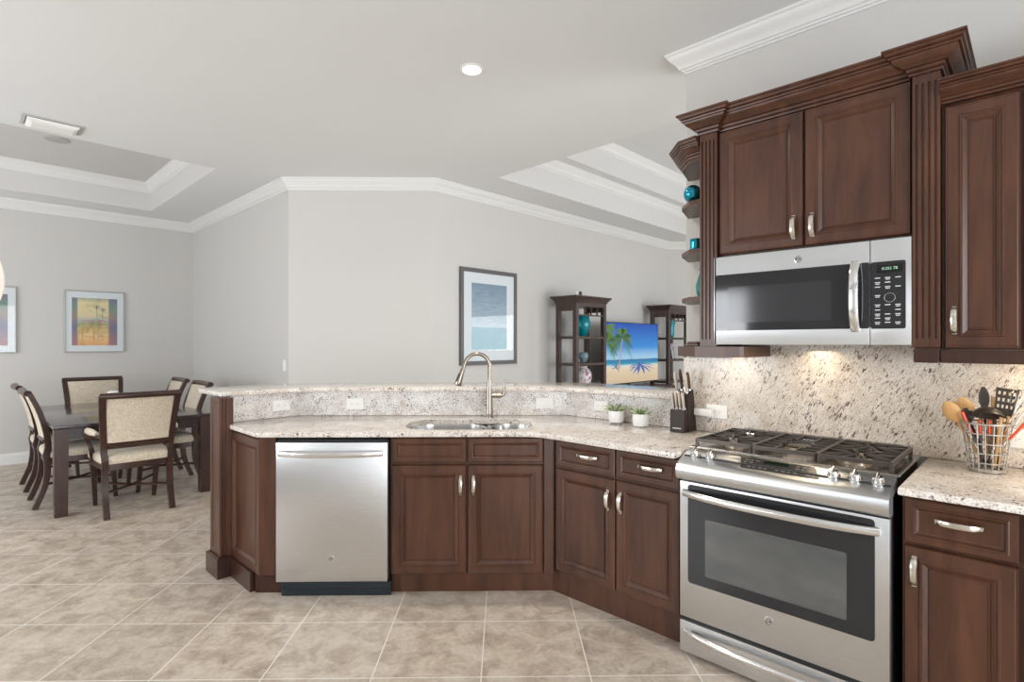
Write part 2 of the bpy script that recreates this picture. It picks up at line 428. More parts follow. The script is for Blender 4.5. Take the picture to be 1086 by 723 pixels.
# half wall that carries the raised bar:  face line (left segment, middle, right segment)
KL = (1.666, 3.65); KR = (2.972, 2.344)
def face_path(o, b0=1.21, a1=1.475):     # offset o towards the living side
    return [(b0, 3.65 + o), (1.666 + o * 0.4142, 3.65 + o), (2.972 + o, 2.344 + o * 0.4142), (2.972 + o, a1)]
fp, bp = face_path(0.0), face_path(0.13)
struct('wall_peninsula', M().prism(fp + bp[::-1], 0, 1.072), WALLP, smooth=0)

# ------------------------------------------------------------------ cabinet parts
DOORR = [(0.0, 0.005), (0.004, 0.0), (0.008, 0.001), (0.010, 0.0), (0.042, 0.0), (0.045, -0.003), (0.050, -0.003), (0.053, 0.001), (0.055, 0.002), (0.068, 0.012), (0.070, 0.010), (0.073, 0.010), (0.075, 0.013)]
DRAWR = [(0.0, 0.004), (0.004, 0.0), (0.022, 0.0), (0.025, -0.002), (0.030, -0.001), (0.036, 0.006), (0.042, 0.009)]
def front(parent, name, x0, x1, z0, z1, y, rings=DOORR, th=0.02, label=None):
    o = obj(name, M().panel(x0, x1, z0, z1, y, rings, th), WOOD, parent, smooth=20)
    return o
def pull(parent, x, z, y, vert=True, L=0.105):
    pts = []; rs = []
    for k in range(13):
        t = k / 12; s = (t - 0.5) * L; d = -0.026 * (1 - abs(2 * t - 1) ** 3.0)
        pts.append((x, y + d, z + s) if vert else (x + s, y + d, z)); rs.append(0.0105 if 1 < k < 11 else 0.0085)
    m = M().tube(pts, rs, 10, 0.42, up=(1, 0, 0) if vert else (0, 0, 1))
    for sg in (-1, 1):
        cx, cz = (x, z + sg * (L / 2 - 0.007)) if vert else (x + sg * (L / 2 - 0.007), z)
        m.box(cx - .008, cx + .008, y - 0.009, y + 0.001, cz - .008, cz + .008, 0.002)
    return obj('handle', m, NICKEL, parent)

# ---- sink cabinet (run S)
t = thing('sink_base_cabinet', 'S', -0.2, 3.35, 0, 'cherry wood base cabinet under the sink with two doors', 'cabinet')
obj('body', M().box(-0.632, 0.288, 3.071, 3.60, 0.113, 0.70).box(-0.632, 0.288, 3.071, 3.095, 0.70, 0.883), WOOD, t, 0)
obj('toe_kick', M().box(-0.632, 0.288, 3.10, 3.13, 0.0, 0.1125), WOOD, t, 0)
for x0, x1, hx in ((-0.622, -0.206, -0.238), (-0.198, 0.222, -0.166)):
    front(t, 'false_drawer_front', x0, x1, 0.742, 0.876, 3.05, DRAWR)
    d = front(t, 'door', x0, x1, 0.120, 0.726, 3.05); pull(d, hx, 0.615, 3.05)
obj('corner_stile', M().box(0.228, 0.282, 3.053, 3.071, 0.113, 0.883, 0.002), WOOD, t)

# ---- corner cabinet (run R, u=-a, v=b)
t = thing('base_cabinet', 'R', -1.56, 2.6, 0, 'cherry wood base cabinet left of the range with two drawers over two doors', 'cabinet')
obj('body', M().box(-1.961, -1.195, 2.371, 2.94, 0.14, 0.883), WOOD, t, 0)
obj('toe_kick', M().box(-1.990, -1.185, 2.392, 2.42, 0.0, 0.1395), WOOD, t, 0)
for x0, x1, hx in ((-1.936, -1.552, -1.59), (-1.544, -1.197, -1.515)):
    d = front(t, 'drawer', x0, x1, 0.728, 0.868, 2.35, DRAWR); pull(d, (x0 + x1) / 2 + .02, 0.806, 2.35, False, 0.125)
    d = front(t, 'door', x0, x1, 0.150, 0.714, 2.35); pull(d, hx, 0.605, 2.35)

# ---- cabinet right of the range
t = thing('base_cabinet', 'R', -0.18, 2.6, 0, 'cherry wood base cabinet right of the range with one drawer over one door', 'cabinet')
obj('body', M().box(-0.352, 0.62, 2.371, 2.94, 0.11, 0.883), WOOD, t, 0)
obj('toe_kick', M().box(-0.352, 0.62, 2.42, 2.45, 0.0, 0.1095), WOOD, t, 0)
d = front(t, 'drawer', -0.346, -0.047, 0.708, 0.864, 2.35, DRAWR); pull(d, -0.196, 0.800, 2.35, False, 0.125)
d = front(t, 'door', -0.346, -0.047, 0.118, 0.696, 2.35); pull(d, -0.316, 0.612, 2.35)
d = front(t, 'drawer', -0.030, 0.60, 0.708, 0.864, 2.35, DRAWR)
d = front(t, 'door', -0.030, 0.60, 0.118, 0.696, 2.35)

# ---- end cabinet of the peninsula: panelled end (plane b = 1.2) and front stile
t = thing('peninsula_end_cabinet', 'W', 1.35, 3.35, 0, 'angled cherry wood end cabinet closing the peninsula beside the dishwasher', 'cabinet')
yl = lambda x, y: (S * (x + y), S * (y - x))
pf = [yl(-1.352, 3.072), yl(-1.272, 3.072), yl(-1.272, 3.60), (1.60, 3.635), (1.215, 3.635), (1.215, 3.14)]
obj('body', M().prism(pf, 0.115, 0.883), WOOD, t, 0)
st = M().box(-1.3535, -1.2685, 3.055, 3.071, 0.115, 0.883, 0.002)
bmesh.ops.transform(st.b, matrix=Matrix.Rotation(-PI / 4, 4, 'Z'), verts=list(st.b.verts))
obj('front_stile', st, WOOD, t)
ep = M().panel(-3.572, -3.116, 0.112, 0.872, 1.198, DOORR, 0.017)
bmesh.ops.transform(ep.b, matrix=Matrix.Rotation(-PI / 2, 4, 'Z'), verts=list(ep.b.verts))
obj('end_panel', ep, WOOD, t, 20)
tk = M().prism([(1.182, 3.205), (1.222, 3.205), (1.222, 3.505), (1.182, 3.505)], 0, 0.112)
tk.prism([yl(-1.40, 3.10), yl(-1.25, 3.10), yl(-1.25, 3.13), yl(-1.37, 3.13)], 0, 0.1145)
obj('toe_kick', tk, WOODD, t, 0)

# ---- square post at the end of the half wall
t = thing('corner_post', 'W', 1.17, 3.61, 0, 'square cherry wood post with panelled faces under the left end of the bar', 'post')
def vsweep_panel(u0, u1, z0, z1, v, rings, back, run):
    m = M().panel(u0, u1, z0, z1, v, rings, back)
    bmesh.ops.transform(m.b, matrix=Matrix.Rotation(RUN[run], 4, 'Z'), verts=list(m.b.verts)); return m
obj('shaft', M().box(1.134, 1.208, 3.54, 3.70, 0.12, 1.0745), WOOD, t, 0)
obj('side_panel', vsweep_panel(-3.703, -3.537, 0.12, 1.0745, 1.128, [(0, 0.002), (0.002, 0), (0.028, 0), (0.036, 0.008)], 0.012, 'R'), WOOD, t, 0)
fc = M()
for x0, x1 in ((1.132, 1.141), (1.147, 1.156), (1.166, 1.206)): fc.box(x0, x1, 3.532, 3.541, 0.12, 1.0745, 0.002)
obj('reeded_edge', fc, WOOD, t)
obj('plinth', M().sweep([(1.208, 3.705), (1.122, 3.705), (1.122, 3.525), (1.208, 3.525)][::-1], [(0, 0), (0.014, 0), (0.014, .116), (0.0, .124)]).box(1.1225, 1.208, 3.5255, 3.7045, 0, 0.119), WOODD, t, 0)

# ------------------------------------------------------------------ countertops
def arc_corner(p0, p1, p2, r, n=7):
    p0, p1, p2 = Vector(p0), Vector(p1), Vector(p2)
    a = p1 + (p0 - p1).normalized() * r; c = p1 + (p2 - p1).normalized() * r
    return [tuple(a * (1 - t) ** 2 + p1 * 2 * t * (1 - t) + c * t * t) for t in [k / n for k in range(n + 1)]]
FL = 4.292
pts = []
pts += [(2.952, 1.186), (2.955, 2.335), (1.664, 3.628), (1.186, 3.628)]
pts += arc_corner((1.186, 3.628), (1.18, FL - 1.18), (2.2, FL - 2.2), 0.02, 3)
pts += arc_corner((1.18, FL - 1.18), (2.275, FL - 2.275), (2.275, 1.186), 0.09, 6)
pts += [(2.275, 1.186)]
def rrect(x0, x1, y0, y1, r, n=6, rt=None):
    o = []
    for cx, cy, a0, rr in ((x1 - r, y0 + r, -PI / 2, r), (x1 - r, y1 - r, 0, r), (x0 + r, y1 - r, PI / 2, r), (x0 + r, y0 + r, PI, r)):
        for k in range(n + 1): o.append((cx + rr * math.cos(a0 + k * PI / 2 / n), cy + rr * math.sin(a0 + k * PI / 2 / n)))
    return o
SX0, SX1, SY0, SY1 = -0.58, 0.172, 3.115, 3.535
hole = [yl(x, y) for x, y in rrect(SX0, SX1, SY0, SY1, 0.15, 8)]
def area2(p): return sum(p[i - 1][0] * p[i][1] - p[i][0] * p[i - 1][1] for i in range(len(p)))
if area2(pts) < 0: pts = pts[::-1]
single('countertop', M().slab(pts, 0.884, 0.914, 0.008, [hole]), GRAN, 'L-shaped speckled cream granite countertop holding the sink', 'countertop')
single('countertop', M().slab(ccw(2.275, 2.952, -0.62, 0.352), 0.884, 0.914, 0.008), GRAN, 'short granite countertop right of the range under the utensil basket', 'countertop')

# raised bar
def bar_line(o):
    return [(1.155, 3.60 + o), (1.648 + o * .4142, 3.60 + o), (2.925 + o, 2.329 + o * .4142), (2.925 + o, 1.49)]
f, bk = bar_line(0), bar_line(0.46)
bp_ = arc_corner(f[3], f[0], bk[0], 0.0, 1)[:0]
bp_ += arc_corner(bk[0], f[0], f[1], 0.03, 4) + arc_corner(f[0], f[1], f[2], 0.17, 6) + arc_corner(f[1], f[2], f[3], 0.26, 8) + [f[3], bk[3]]
bp_ += arc_corner(bk[3], bk[2], bk[1], 0.3, 8) + arc_corner(bk[2], bk[1], bk[0], 0.2, 6) + arc_corner(bk[1], bk[0], f[0], 0.03, 4)
if area2(bp_) < 0: bp_ = bp_[::-1]
single('bar_countertop', M().slab(bp_, 1.0765, 1.107, 0.009), GRAN, 'long raised granite bar top bending behind the sink', 'countertop')

# granite upstand between counter and bar, granite splash behind range
ffp, fbp = face_path(-0.018), face_path(-0.0005)
for i, lab in enumerate(('angled granite upstand at the left end of the bar with one socket', 'long straight granite upstand behind the sink', 'angled granite upstand behind the two potted plants')):
    single('granite_upstand', M().prism([ffp[i], ffp[i + 1], fbp[i + 1], fbp[i]], 0.9145, 1.0755), GRANL, lab, 'backsplash', smooth=0)
bsm = M().box(2.954, 2.9675, -0.62, 1.478, 0.9145, 1.326).box(2.9541, 2.9674, 0.35, 1.14, 1.326, 1.45)
single('granite_backsplash', bsm, GRANW, 'tall speckled granite backsplash behind the range', 'backsplash', smooth=0)

# ------------------------------------------------------------------ upper cabinets (run R)
CROWN_W = [(0, 0), (.008, 0), (.010, .008), (.006, .012), (.014, .016), (.016, .026), (.026, .029), (.032, .036), (.046, .043), (.056, .054), (.058, .062), (.066, .064), (.068, .070), (.064, .073), (.074, .077), (.078, .086), (.085, .089), (.085, .098), (0, .098)]
def cab_crown(path, z, k=1.0, kz=1.0): return M().sweep(path, [(o * k, z + h * kz) for o, h in CROWN_W])
def flutes(m, x0, x1, y, z0, z1, n=4):
    w = (x1 - x0); m.box(x0, x1, y + 0.008, 2.62, z0, z1)
    e = 0.010; g = 0.007; pitch = (w - 2 * e - g) / (n - 1) if n > 1 else 0
    edges = [x0] + sum([[x0 + e + i * pitch, x0 + e + i * pitch + g] for i in range(n)], []) + [x1]
    for i in range(0, len(edges), 2): m.box(edges[i], edges[i + 1], y, y + 0.009, z0, z1, 0.0015)
    for i in range(1, len(edges) - 1, 2):
        m.box(edges[i] - .001, edges[i + 1] + .001, y + .0003, y + 0.009, z0, z0 + 0.035); m.box(edges[i] - .001, edges[i + 1] + .001, y + .0003, y + 0.009, z1 - 0.035, z1)
    return m
t = thing('wall_cabinet', 'R', -0.75, 2.8, 1.345, 'large cherry wood wall cabinet over the microwave with fluted pilasters and stepped crown', 'cabinet')
obj('body', M().box(-1.2165, -1.1485, 2.62, 2.953, 1.392, 2.44).box(-0.3515, -0.271, 2.62, 2.953, 1.392, 2.44).box(-1.1485, -0.3515, 2.641, 2.953, 1.835, 2.44), WOOD, t, 0)
obj('pilaster', flutes(M(), -1.217, -1.132, 2.60, 1.392, 2.44), WOOD, t)
obj('pilaster', flutes(M(), -0.356, -0.270, 2.60, 1.392, 2.44), WOOD, t)
for x0, x1, hx in ((-1.128, -0.752, -0.789), (-0.744, -0.362, -0.713)):
    d = front(t, 'door', x0, x1, 1.838, 2.436, 2.62); pull(d, hx, 1.925, 2.62)
obj('crown', cab_crown([(-1.217, 2.953), (-1.217, 2.60), (-1.130, 2.60), (-1.130, 2.632), (-0.358, 2.632), (-0.358, 2.60), (-0.270, 2.60), (-0.270, 2.953)][::-1], 2.4405).box(-1.2165, -0.2705, 2.633, 2.953, 2.4405, 2.53), WOOD, t, 25)
bs = M().prism([(-1.0, 2.953), (-1.0, 2.60), (-1.015, 2.585), (-1.235, 2.585), (-1.40, 2.73), (-1.452, 2.953)], 1.340, 1.3915)
obj('base_rail', bs, WOOD, t, 0)

t = thing('corner_shelf_unit', 'R', -1.33, 2.8, 1.392, 'open cherry wood end shelves with clipped corners at the left of the wall cabinet', 'shelf')
sp = [(-1.2175, 2.953), (-1.2175, 2.64), (-1.30, 2.655), (-1.39, 2.755), (-1.45, 2.953)]
for z in (1.636, 1.880, 2.130): obj('shelf', M().prism(sp, z - 0.010, z + 0.010), WOOD, t, 0)
tp = M().prism(sp, 2.335, 2.352)
tp.sweep([(-1.2175, 2.64), (-1.30, 2.655), (-1.39, 2.755), (-1.45, 2.953)], [(o * .75, 2.352 + h * .90) for o, h in CROWN_W])
tp.prism(sp, 2.3525, 2.435)
obj('crown', tp, WOOD, t, 25)

t = thing('wall_cabinet', 'R', 0.15, 2.8, 1.333, 'narrow cherry wood wall cabinet above the utensil basket', 'cabinet')
obj('body', M().box(-0.269, 0.62, 2.646, 2.953, 1.384, 2.315), WOOD, t, 0)
d = front(t, 'door', -0.260, -0.047, 1.390, 2.302, 2.625); pull(d, -0.231, 1.494, 2.625)
front(t, 'door', -0.040, 0.60, 1.390, 2.302, 2.625)
obj('crown', cab_crown([(-0.269, 2.63), (0.62, 2.63)][::-1], 2.315, 0.95, 0.75).box(-0.269, 0.62, 2.631, 2.953, 2.3155, 2.375), WOOD, t, 25)
obj('light_rail', M().box(-0.350, -0.272, 2.585, 2.945, 1.334, 1.3915, 0.004).box(-0.271, 0.62, 2.60, 2.625, 1.334, 1.3835, 0.003), WOODD, t)

# ------------------------------------------------------------------ logo badge
def badge(parent, x, y, z, r):
    b = M().lathe_y([(r, 0.001), (r, -0.0015), (r * .86, -0.002), (r * .84, -0.001)], (x, y, z), 24)
    o = obj('badge', b, STEELH, parent)
    txt = M().add(text_mesh('GE', r * 0.95, 0.0004), Matrix.Translation((x, y - 0.0018, z)))
    obj('monogram', txt, BLKPLAST, o, 0)
    rg = M().tube([(x + r * .72 * math.cos(k * PI / 10), y - .0018, z + r * .72 * math.sin(k * PI / 10)) for k in range(20)], r * 0.05, 5, close=True)
    obj('badge_ring', rg, BLKPLAST, o, 0)

# ------------------------------------------------------------------ dishwasher (run S)
t = thing('dishwasher', 'S', -0.95, 3.3, 0, 'stainless steel dishwasher with a curved bar handle', 'dishwasher')
obj('tub', M().box(-1.258, -0.642, 3.075, 3.60, 0.082, 0.875), BLKPLAST, t, 0)
obj('door', M().box(-1.256, -0.642, 3.03, 3.074, 0.088, 0.858, 0.004, 2), STEEL, t)
cp = M().box(-1.255, -0.643, 3.046, 3.074, 0.8595, 0.872)
for k in range(9): cp.box(-1.10 + k * .045, -1.075 + k * .045, 3.0445, 3.047, 0.863, 0.868)
obj('control_strip', cp, BLKGLASS, t)
hp = [(-1.232 + k * (0.564) / 14, 3.030 - 0.045 * (1 - abs(2 * k / 14 - 1) ** 2.4) - 0.012, 0.800) for k in range(15)]
hm = M().tube(hp, 0.0165, 12, 0.55, up=(0, 0, 1))
for x in (-1.226, -0.674): hm.box(x - .012, x + .012, 3.012, 3.031, .786, .814, .003)
obj('handle', hm, STEELH, t)
badge(t, -0.953, 3.0295, 0.218, 0.016)
obj('kick_plate', M().box(-1.235, -0.628, 3.055, 3.07, 0.0, 0.08, 0.002).box(-1.235, -0.628, 3.045, 3.056, 0.045, 0.080, 0.002), plain('kick_black', (0.012, 0.020, 0.028), 0.3), t)

# ------------------------------------------------------------------ range (run R, u=-a, v=b)
UC = -0.775
t = thing('gas_range', 'R', UC, 2.6, 0, 'stainless steel slide-in gas range with five burners and black oven window', 'range')
L_, R_ = UC - 0.396, UC + 0.396
obj('body', M().box(L_ + .004, R_ - .004, 2.335, 2.93, 0.03, 0.90), plain('range_side', (0.03, 0.03, 0.032), 0.35), t, 0)
def fullw(m, prof, x0, x1):      # extrude a (v,z) outline along u
    return m.loops([[(x0, v, z) for v, z in prof], [(x1, v, z) for v, z in prof]])
cpz = [(2.34, .795), (2.292, .797), (2.275, .806), (2.268, .822), (2.266, .842), (2.272, .862), (2.286, .875), (2.31, .884), (2.37, .908), (2.398, .9205), (2.42, .921), (2.42, .87), (2.34, .86)]
obj('control_panel', fullw(M(), cpz, L_ - .003, R_ + .003), STEEL, t, 30)
od = M().box(L_, R_, 2.302, 2.334, 0.180, 0.788, 0.004, 2)
door = obj('oven_door', od, STEEL, t)
gl = M(); g0, g1, gz0, gz1 = L_ + .040, R_ - .044, .340, .778
gl.loops([[(x, 2.3035, z) for x, z in rrect(g0, g1, gz0, gz1, .014, 4)], [(x, 2.2985, z) for x, z in rrect(g0, g1, gz0, gz1, .014, 4)]])
obj('glass', gl, BLKGLASS, door, 0)
wi = M(); wi.loops([[(x, 2.2990, z) for x, z in rrect(-1.051, -.511, .388, .637, .008, 3)], [(x, 2.2978, z) for x, z in rrect(-1.051, -.511, .388, .637, .008, 3)]])
wm, wt, wp = mat('oven_window'); mpp = coords(wt, (4, 1, 9)); nn = nd(wt, 'ShaderNodeTexNoise', Scale=1.3, Detail=3.0); wt.links.new(mpp.outputs[0], nn.inputs[0])
rr = ramp(wt, nn.outputs[0], [(.3, (.085, .09, .09)), (.7, (.125, .125, .12))]); wt.links.new(rr.outputs[0], wp.inputs['Base Color']); wp.inputs['Roughness'].default_value = .08
obj('window_pane', wi, wm, door, 0)
def bow(x0, x1, z, y, d, r, flat, seg=12):
    n = 18; pp = [(x0 + (x1 - x0) * k / n, y - d * (1 - abs(2 * k / n - 1) ** 3.0) - .004, z) for k in range(n + 1)]
    m = M().tube(pp, r, seg, flat, up=(0, 0, 1))
    for x in (x0 + .012, x1 - .012): m.box(x - .014, x + .014, y - .008, y + .0005, z - r * .9, z + r * .9, .003)
    return m
obj('handle', bow(L_ + .022, R_ - .030, .738, 2.2985, .048, .016, .6), STEELH, door)
obj('trim_strip', M().box(L_ + .2, R_ - .08, 2.2965, 2.2984, .7665, .7715), BLKPLAST, door, 0)
badge(door, -0.786, 2.3015, 0.286, 0.017)
dr = M().box(L_, R_, 2.302, 2.334, 0.022, 0.162, 0.004, 2)
dw = obj('storage_drawer', dr, STEEL, t)
obj('handle', bow(L_ + .03, R_ - .03, .118, 2.3015, .05, .014, .7), STEELH, dw)
obj('vent_gap', M().box(L_ + .008, R_ - .008, 2.31, 2.333, 0.163, 0.179), BLKPLAST, t, 0)
for x in (L_ + .06, R_ - .06):
    for y in (2.40, 2.86): obj('foot', M().lathe([(.02, 0), (.02, .0295)], (x, y, 0), 12), BLKPLAST, t)
# cooktop deck
ck = M().box(L_ - .012, R_ + .012, 2.42, 2.93, .9148, .9245, .003).box(L_ + .02, R_ - .02, 2.435, 2.86, .9245, .9255)
obj('cooktop', ck, plain('cooktop_steel', (.42, .39, .36), .22, 1.0), t)
rl = M().box(L_ + .03, R_ - .03, 2.868, 2.944, .9246, .958, .006, 2)
rear = obj('vent_rail', rl, STEELH, t)
vs_ = M()
for k in range(6): vs_.box(L_ + .05 + k * .117, L_ + .155 + k * .117, 2.882, 2.930, .9575, .9588)
obj('vent_slot', vs_, BLKPLAST, rear, 0)
# burners
bz = .9256
for (x, y, r) in ((L_ + .16, 2.55, .043), (L_ + .16, 2.76, .036), (UC, 2.655, .052), (R_ - .16, 2.55, .050), (R_ - .16, 2.76, .036)):
    b = obj('burner', M().lathe([(r * 1.25, 0), (r * 1.2, .008), (r * .95, .010), (r * .9, .016)], (x, y, bz), 24), plain('burner_ring', (.55, .47, .38), .3, 1.0), t)
    obj('burner_cap', M().lathe([(r * .9, 0), (r * .92, .006), (r * .8, .009), (0.002, .010)], (x, y, bz + .0165), 24), IRON, b)
# grates: three cast iron grates
def bar3(m, p, q, w=.0075, h=.012):
    p, q = Vector(p), Vector(q); d = (q - p); n = Vector((-d.y, d.x, 0)).normalized() * w / 2
    up = Vector((0, 0, h / 2))
    m.loops([[tuple(c + n * .8 + up), tuple(c - n * .8 + up), tuple(c - n - up), tuple(c + n - up)] for c in (p, q)])
GZ = .956
gw = (R_ - L_ - .03) / 3
for gi in range(3):
    x0 = L_ + .015 + gi * gw + .003; x1 = x0 + gw - .006; y0, y1 = 2.438, 2.862; xc = (x0 + x1) / 2
    m = M()
    for a_, b_ in (((x0, y0), (x1, y0)), ((x1, y0), (x1, y1)), ((x1, y1), (x0, y1)), ((x0, y1), (x0, y0))): bar3(m, (*a_, GZ), (*b_, GZ), .011, .016)
    for px in (x0, x1):
        for py in (y0, y1): m.box(px - .007, px + .007, py - .007, py + .007, .926, GZ + .006, .002)
    if gi == 1:
        for k in range(1, 6):
            yy = y0 + (y1 - y0) * k / 6
            bar3(m, (x0, yy, GZ), (x0 + .075, yy, GZ)); bar3(m, (x1, yy, GZ), (x1 - .075, yy, GZ))
        for k in (-1, 1):
            bar3(m, (xc + k * .04, y0, GZ), (xc + k * .04, y0 + .12, GZ)); bar3(m, (xc + k * .04, y1, GZ), (xc + k * .04, y1 - .12, GZ))
    else:
        ym = (y0 + y1) / 2; bar3(m, (x0, ym, GZ), (x1, ym, GZ))
        for yy in (y0 + .05, ym - .05, ym + .05, y1 - .05):
            bar3(m, (x0, yy, GZ), (x0 + .07, yy, GZ)); bar3(m, (x1, yy, GZ), (x1 - .07, yy, GZ))
        for cy in (2.55, 2.76):
            for k in range(8):
                an = k * PI / 4 + PI / 8; dx, dy = math.cos(an), math.sin(an)
                tt = min((((x1 if dx > 0 else x0) - xc) / dx) if abs(dx) > .01 else 9, (((ym if (dy > 0) == (cy < ym) else (y1 if dy > 0 else y0)) - cy) / dy) if abs(dy) > .01 else 9)
                bar3(m, (xc + dx * .028, cy + dy * .028, GZ + .002), (xc + dx * tt, cy + dy * tt, GZ), .007, .012)
    obj('grate', m, IRON, t, 0)
# knobs and display on the sloping panel
nrm = Vector((0, -(.9205 - .884), (2.398 - 2.31))).normalized()
tilt = Matrix.Rotation(math.atan2(.0365, .088), 4, 'X')
for x, y in ((-1.120, 2.352), (-1.050, 2.352), (-.566, 2.352), (-.494, 2.352), (-.421, 2.352)):
    kz = .884 + (y - 2.31) * .0365 / .088
    tmp = M().lathe([(.023, 0), (.023, .004), (.019, .006), (.0175, .020), (.015, .025), (.004, .026)], (0, 0, 0), 24)
    tmp.box(-.0045, .0045, -.019, .019, .022, .034, .003, 2)
    m = M().add(tmp, Matrix.Translation((x, y, kz - .0005)) @ tilt); obj('knob', m, STEELH, t)
def slope(u, s, h=0.0):      # s runs up the slope from 0 (front) to 1
    return (u, 2.313 + s * .078 - h * .38, .8852 + s * .0325 + h * .92)
dp = M().loops([[slope(-.905 + (.0 if 0 else 0), .05, 0), slope(-.606, .05, 0), slope(-.640, .95, 0), slope(-.960 + .03, .95, 0)], [slope(-.905, .05, .0016), slope(-.606, .05, .0016), slope(-.640, .95, .0016), slope(-.930, .95, .0016)]])
disp = obj('display', dp, plain('display_glass', (.05, .045, .042), .2), t, 0)
dm = M().loops([[slope(-.83, .62, .0017), slope(-.73, .62, .0017), slope(-.735, .86, .0017), slope(-.828, .86, .0017)], [slope(-.83, .62, .0022), slope(-.73, .62, .0022), slope(-.735, .86, .0022), slope(-.828, .86, .0022)]])
obj('clock_window', dm, plain('lcd', (.01, .02, .012), .1), disp, 0)
km = M()
for row, s_ in enumerate((.18, .36, .54, .74)):
    for k in range(13):
        u = -.905 + k * .0225
        if (row > 1 and 3 <= k <= 8): continue
        if (row * 7 + k * 3) % 5 == 0: continue
        a = slope(u, s_, .0018); w_ = .010 + .004 * ((k + row) % 2)
        km.loops([[slope(u, s_, .0017), slope(u + w_, s_, .0017), slope(u + w_, s_ + .05, .0017), slope(u, s_ + .05, .0017)], [slope(u, s_, .002), slope(u + w_, s_, .002), slope(u + w_, s_ + .05, .002), slope(u, s_ + .05, .002)]])
obj('key_legends', km, plain('legend_grey', (.30, .30, .29), .5), disp, 0)

# ------------------------------------------------------------------ microwave (run R)
t = thing('microwave', 'R', -0.75, 2.78, 1.40, 'stainless steel over-the-range microwave with black glass door', 'microwave')
ML, MR = -1.146, -0.358
obj('body', M().box(ML + .003, MR - .003, 2.628, 2.95, 1.403, 1.832), plain('microwave_case', (.05, .05, .052), .4), t, 0)
md = obj('door', M().box(ML, -.4955, 2.600, 2.6275, 1.401, 1.824, .004, 2), STEEL, t)
obj('glass', M().loops([[(x, 2.6015, z) for x, z in rrect(ML + .012, -.4965, 1.468, 1.737, .008, 3)], [(x, 2.5985, z) for x, z in rrect(ML + .012, -.4965, 1.468, 1.737, .008, 3)]]), BLKGLASS, md, 0)
obj('window_mesh', M().loops([[(x, 2.5988, z) for x, z in rrect(-1.075, -.635, 1.505, 1.675, .004, 2)], [(x, 2.5980, z) for x, z in rrect(-1.075, -.635, 1.505, 1.675, .004, 2)]]), plain('mesh_screen', (.035, .036, .040), .1), md, 0)
hm = M().tube([(-.545, 2.592 - .038 * (1 - abs(2 * k / 12 - 1) ** 3), 1.458 + .285 * k / 12) for k in range(13)], .017, 12, .5, up=(1, 0, 0))
for z in (1.470, 1.731): hm.box(-.559, -.531, 2.583, 2.5985, z - .013, z + .013, .003)
obj('handle', hm, STEELH, md)
badge(md, -.763, 2.5998, 1.778, .017)
lg = M()
for k in range(9): lg.box(-1.118 + k * .0045, -1.1148 + k * .0045, 2.5978, 2.5985, 1.4745, 1.4775)
obj('maker_lettering', lg, plain('legend_light', (.6, .6, .6), .5), md, 0)
pc = obj('control_panel', M().box(-.4935, MR, 2.600, 2.6275, 1.401, 1.824, .003, 2), STEEL, t)
pg = obj('glass', M().loops([[(x, 2.6015, z) for x, z in rrect(-.4925, -.376, 1.466, 1.735, .008, 3)], [(x, 2.5985, z) for x, z in rrect(-.4925, -.376, 1.466, 1.735, .008, 3)]]), BLKGLASS, pc, 0)
lm = M()
for r_, z in enumerate((1.668, 1.650, 1.632, 1.598, 1.583, 1.560, 1.540, 1.523, 1.507, 1.490)):
    for c_, u in enumerate((-.478, -.444, -.410)):
        if r_ in (3, 4) and c_ > 0: continue
        if (r_ * 3 + c_) % 7 == 5: continue
        lm.box(u, u + .018, 2.5978, 2.5986, z, z + .0035)
        if (r_ + c_) % 2: lm.box(u + .002, u + .016, 2.5978, 2.5986, z - .006, z - .003)
obj('key_legends', lm, plain('legend_white', (.7, .7, .7), .5), pc, 0)
obj('dial_ring', M().tube([(-.428 + .018 * math.cos(k * PI / 12), 2.598, 1.590 + .018 * math.sin(k * PI / 12)) for k in range(24)], .0013, 6, close=True), STEELH, pc)
obj('clock_window', M().box(-.472, -.386, 2.5975, 2.5986, 1.690, 1.722), plain('clock_black', (.005, .006, .005), .2), pc, 0)
cl = M().add(text_mesh('0:255 78', .015, .0003), Matrix.Translation((-.428, 2.5972, 1.706)))
gm, gt, gp = mat('clock_digits'); gp.inputs['Base Color'].default_value = (.3, .5, .35, 1); gp.inputs['Emission Color'].default_value = (.4, .7, .5, 1); gp.inputs['Emission Strength'].default_value = .5
obj('clock_digits', cl, gm, pc, 0)
gr_ = M()
for k in range(14): gr_.box(ML + .05 + k * .05, ML + .09 + k * .05, 2.64, 2.80, 1.4005, 1.4029)
obj('hood_grille', gr_, BLKPLAST, t, 0)

# ------------------------------------------------------------------ sink and faucet (run S)
t = thing('kitchen_sink', 'S', -0.2, 3.32, 0.70, 'stainless steel double bowl sink set under the granite', 'sink')
def bowl(x0, x1, y0, y1, r, d):
    m = M(); rings = []
    for ins, z in ((-.012, .8835), (0, .8835), (.002, .87), (.010, .883 - d + .03), (.035, .883 - d)):
        rings.append([(x, y, z) for x, y in rrect(x0 + ins, x1 - ins, y0 + ins, y1 - ins, max(r - ins, .02), 8)])
    m.loops(rings, cap0=False)
    m.lathe([(.045, .001), (.040, .004), (.030, .002), (.004, .001)], ((x0 + x1) / 2, (y0 + y1) / 2, .883 - d), 20)
    return m
SINKM = plain('sink_steel', (.62, .62, .62), .22, 1.0)
obj('large_bowl', bowl(-.574, -.112, 3.122, 3.528, .14, .20), SINKM, t)
obj('small_bowl', bowl(-.068, .166, 3.122, 3.528, .105, .16), SINKM, t)
obj('divider', M().box(-.101, -.079, 3.14, 3.51, .80, .8832, .004), SINKM, t)

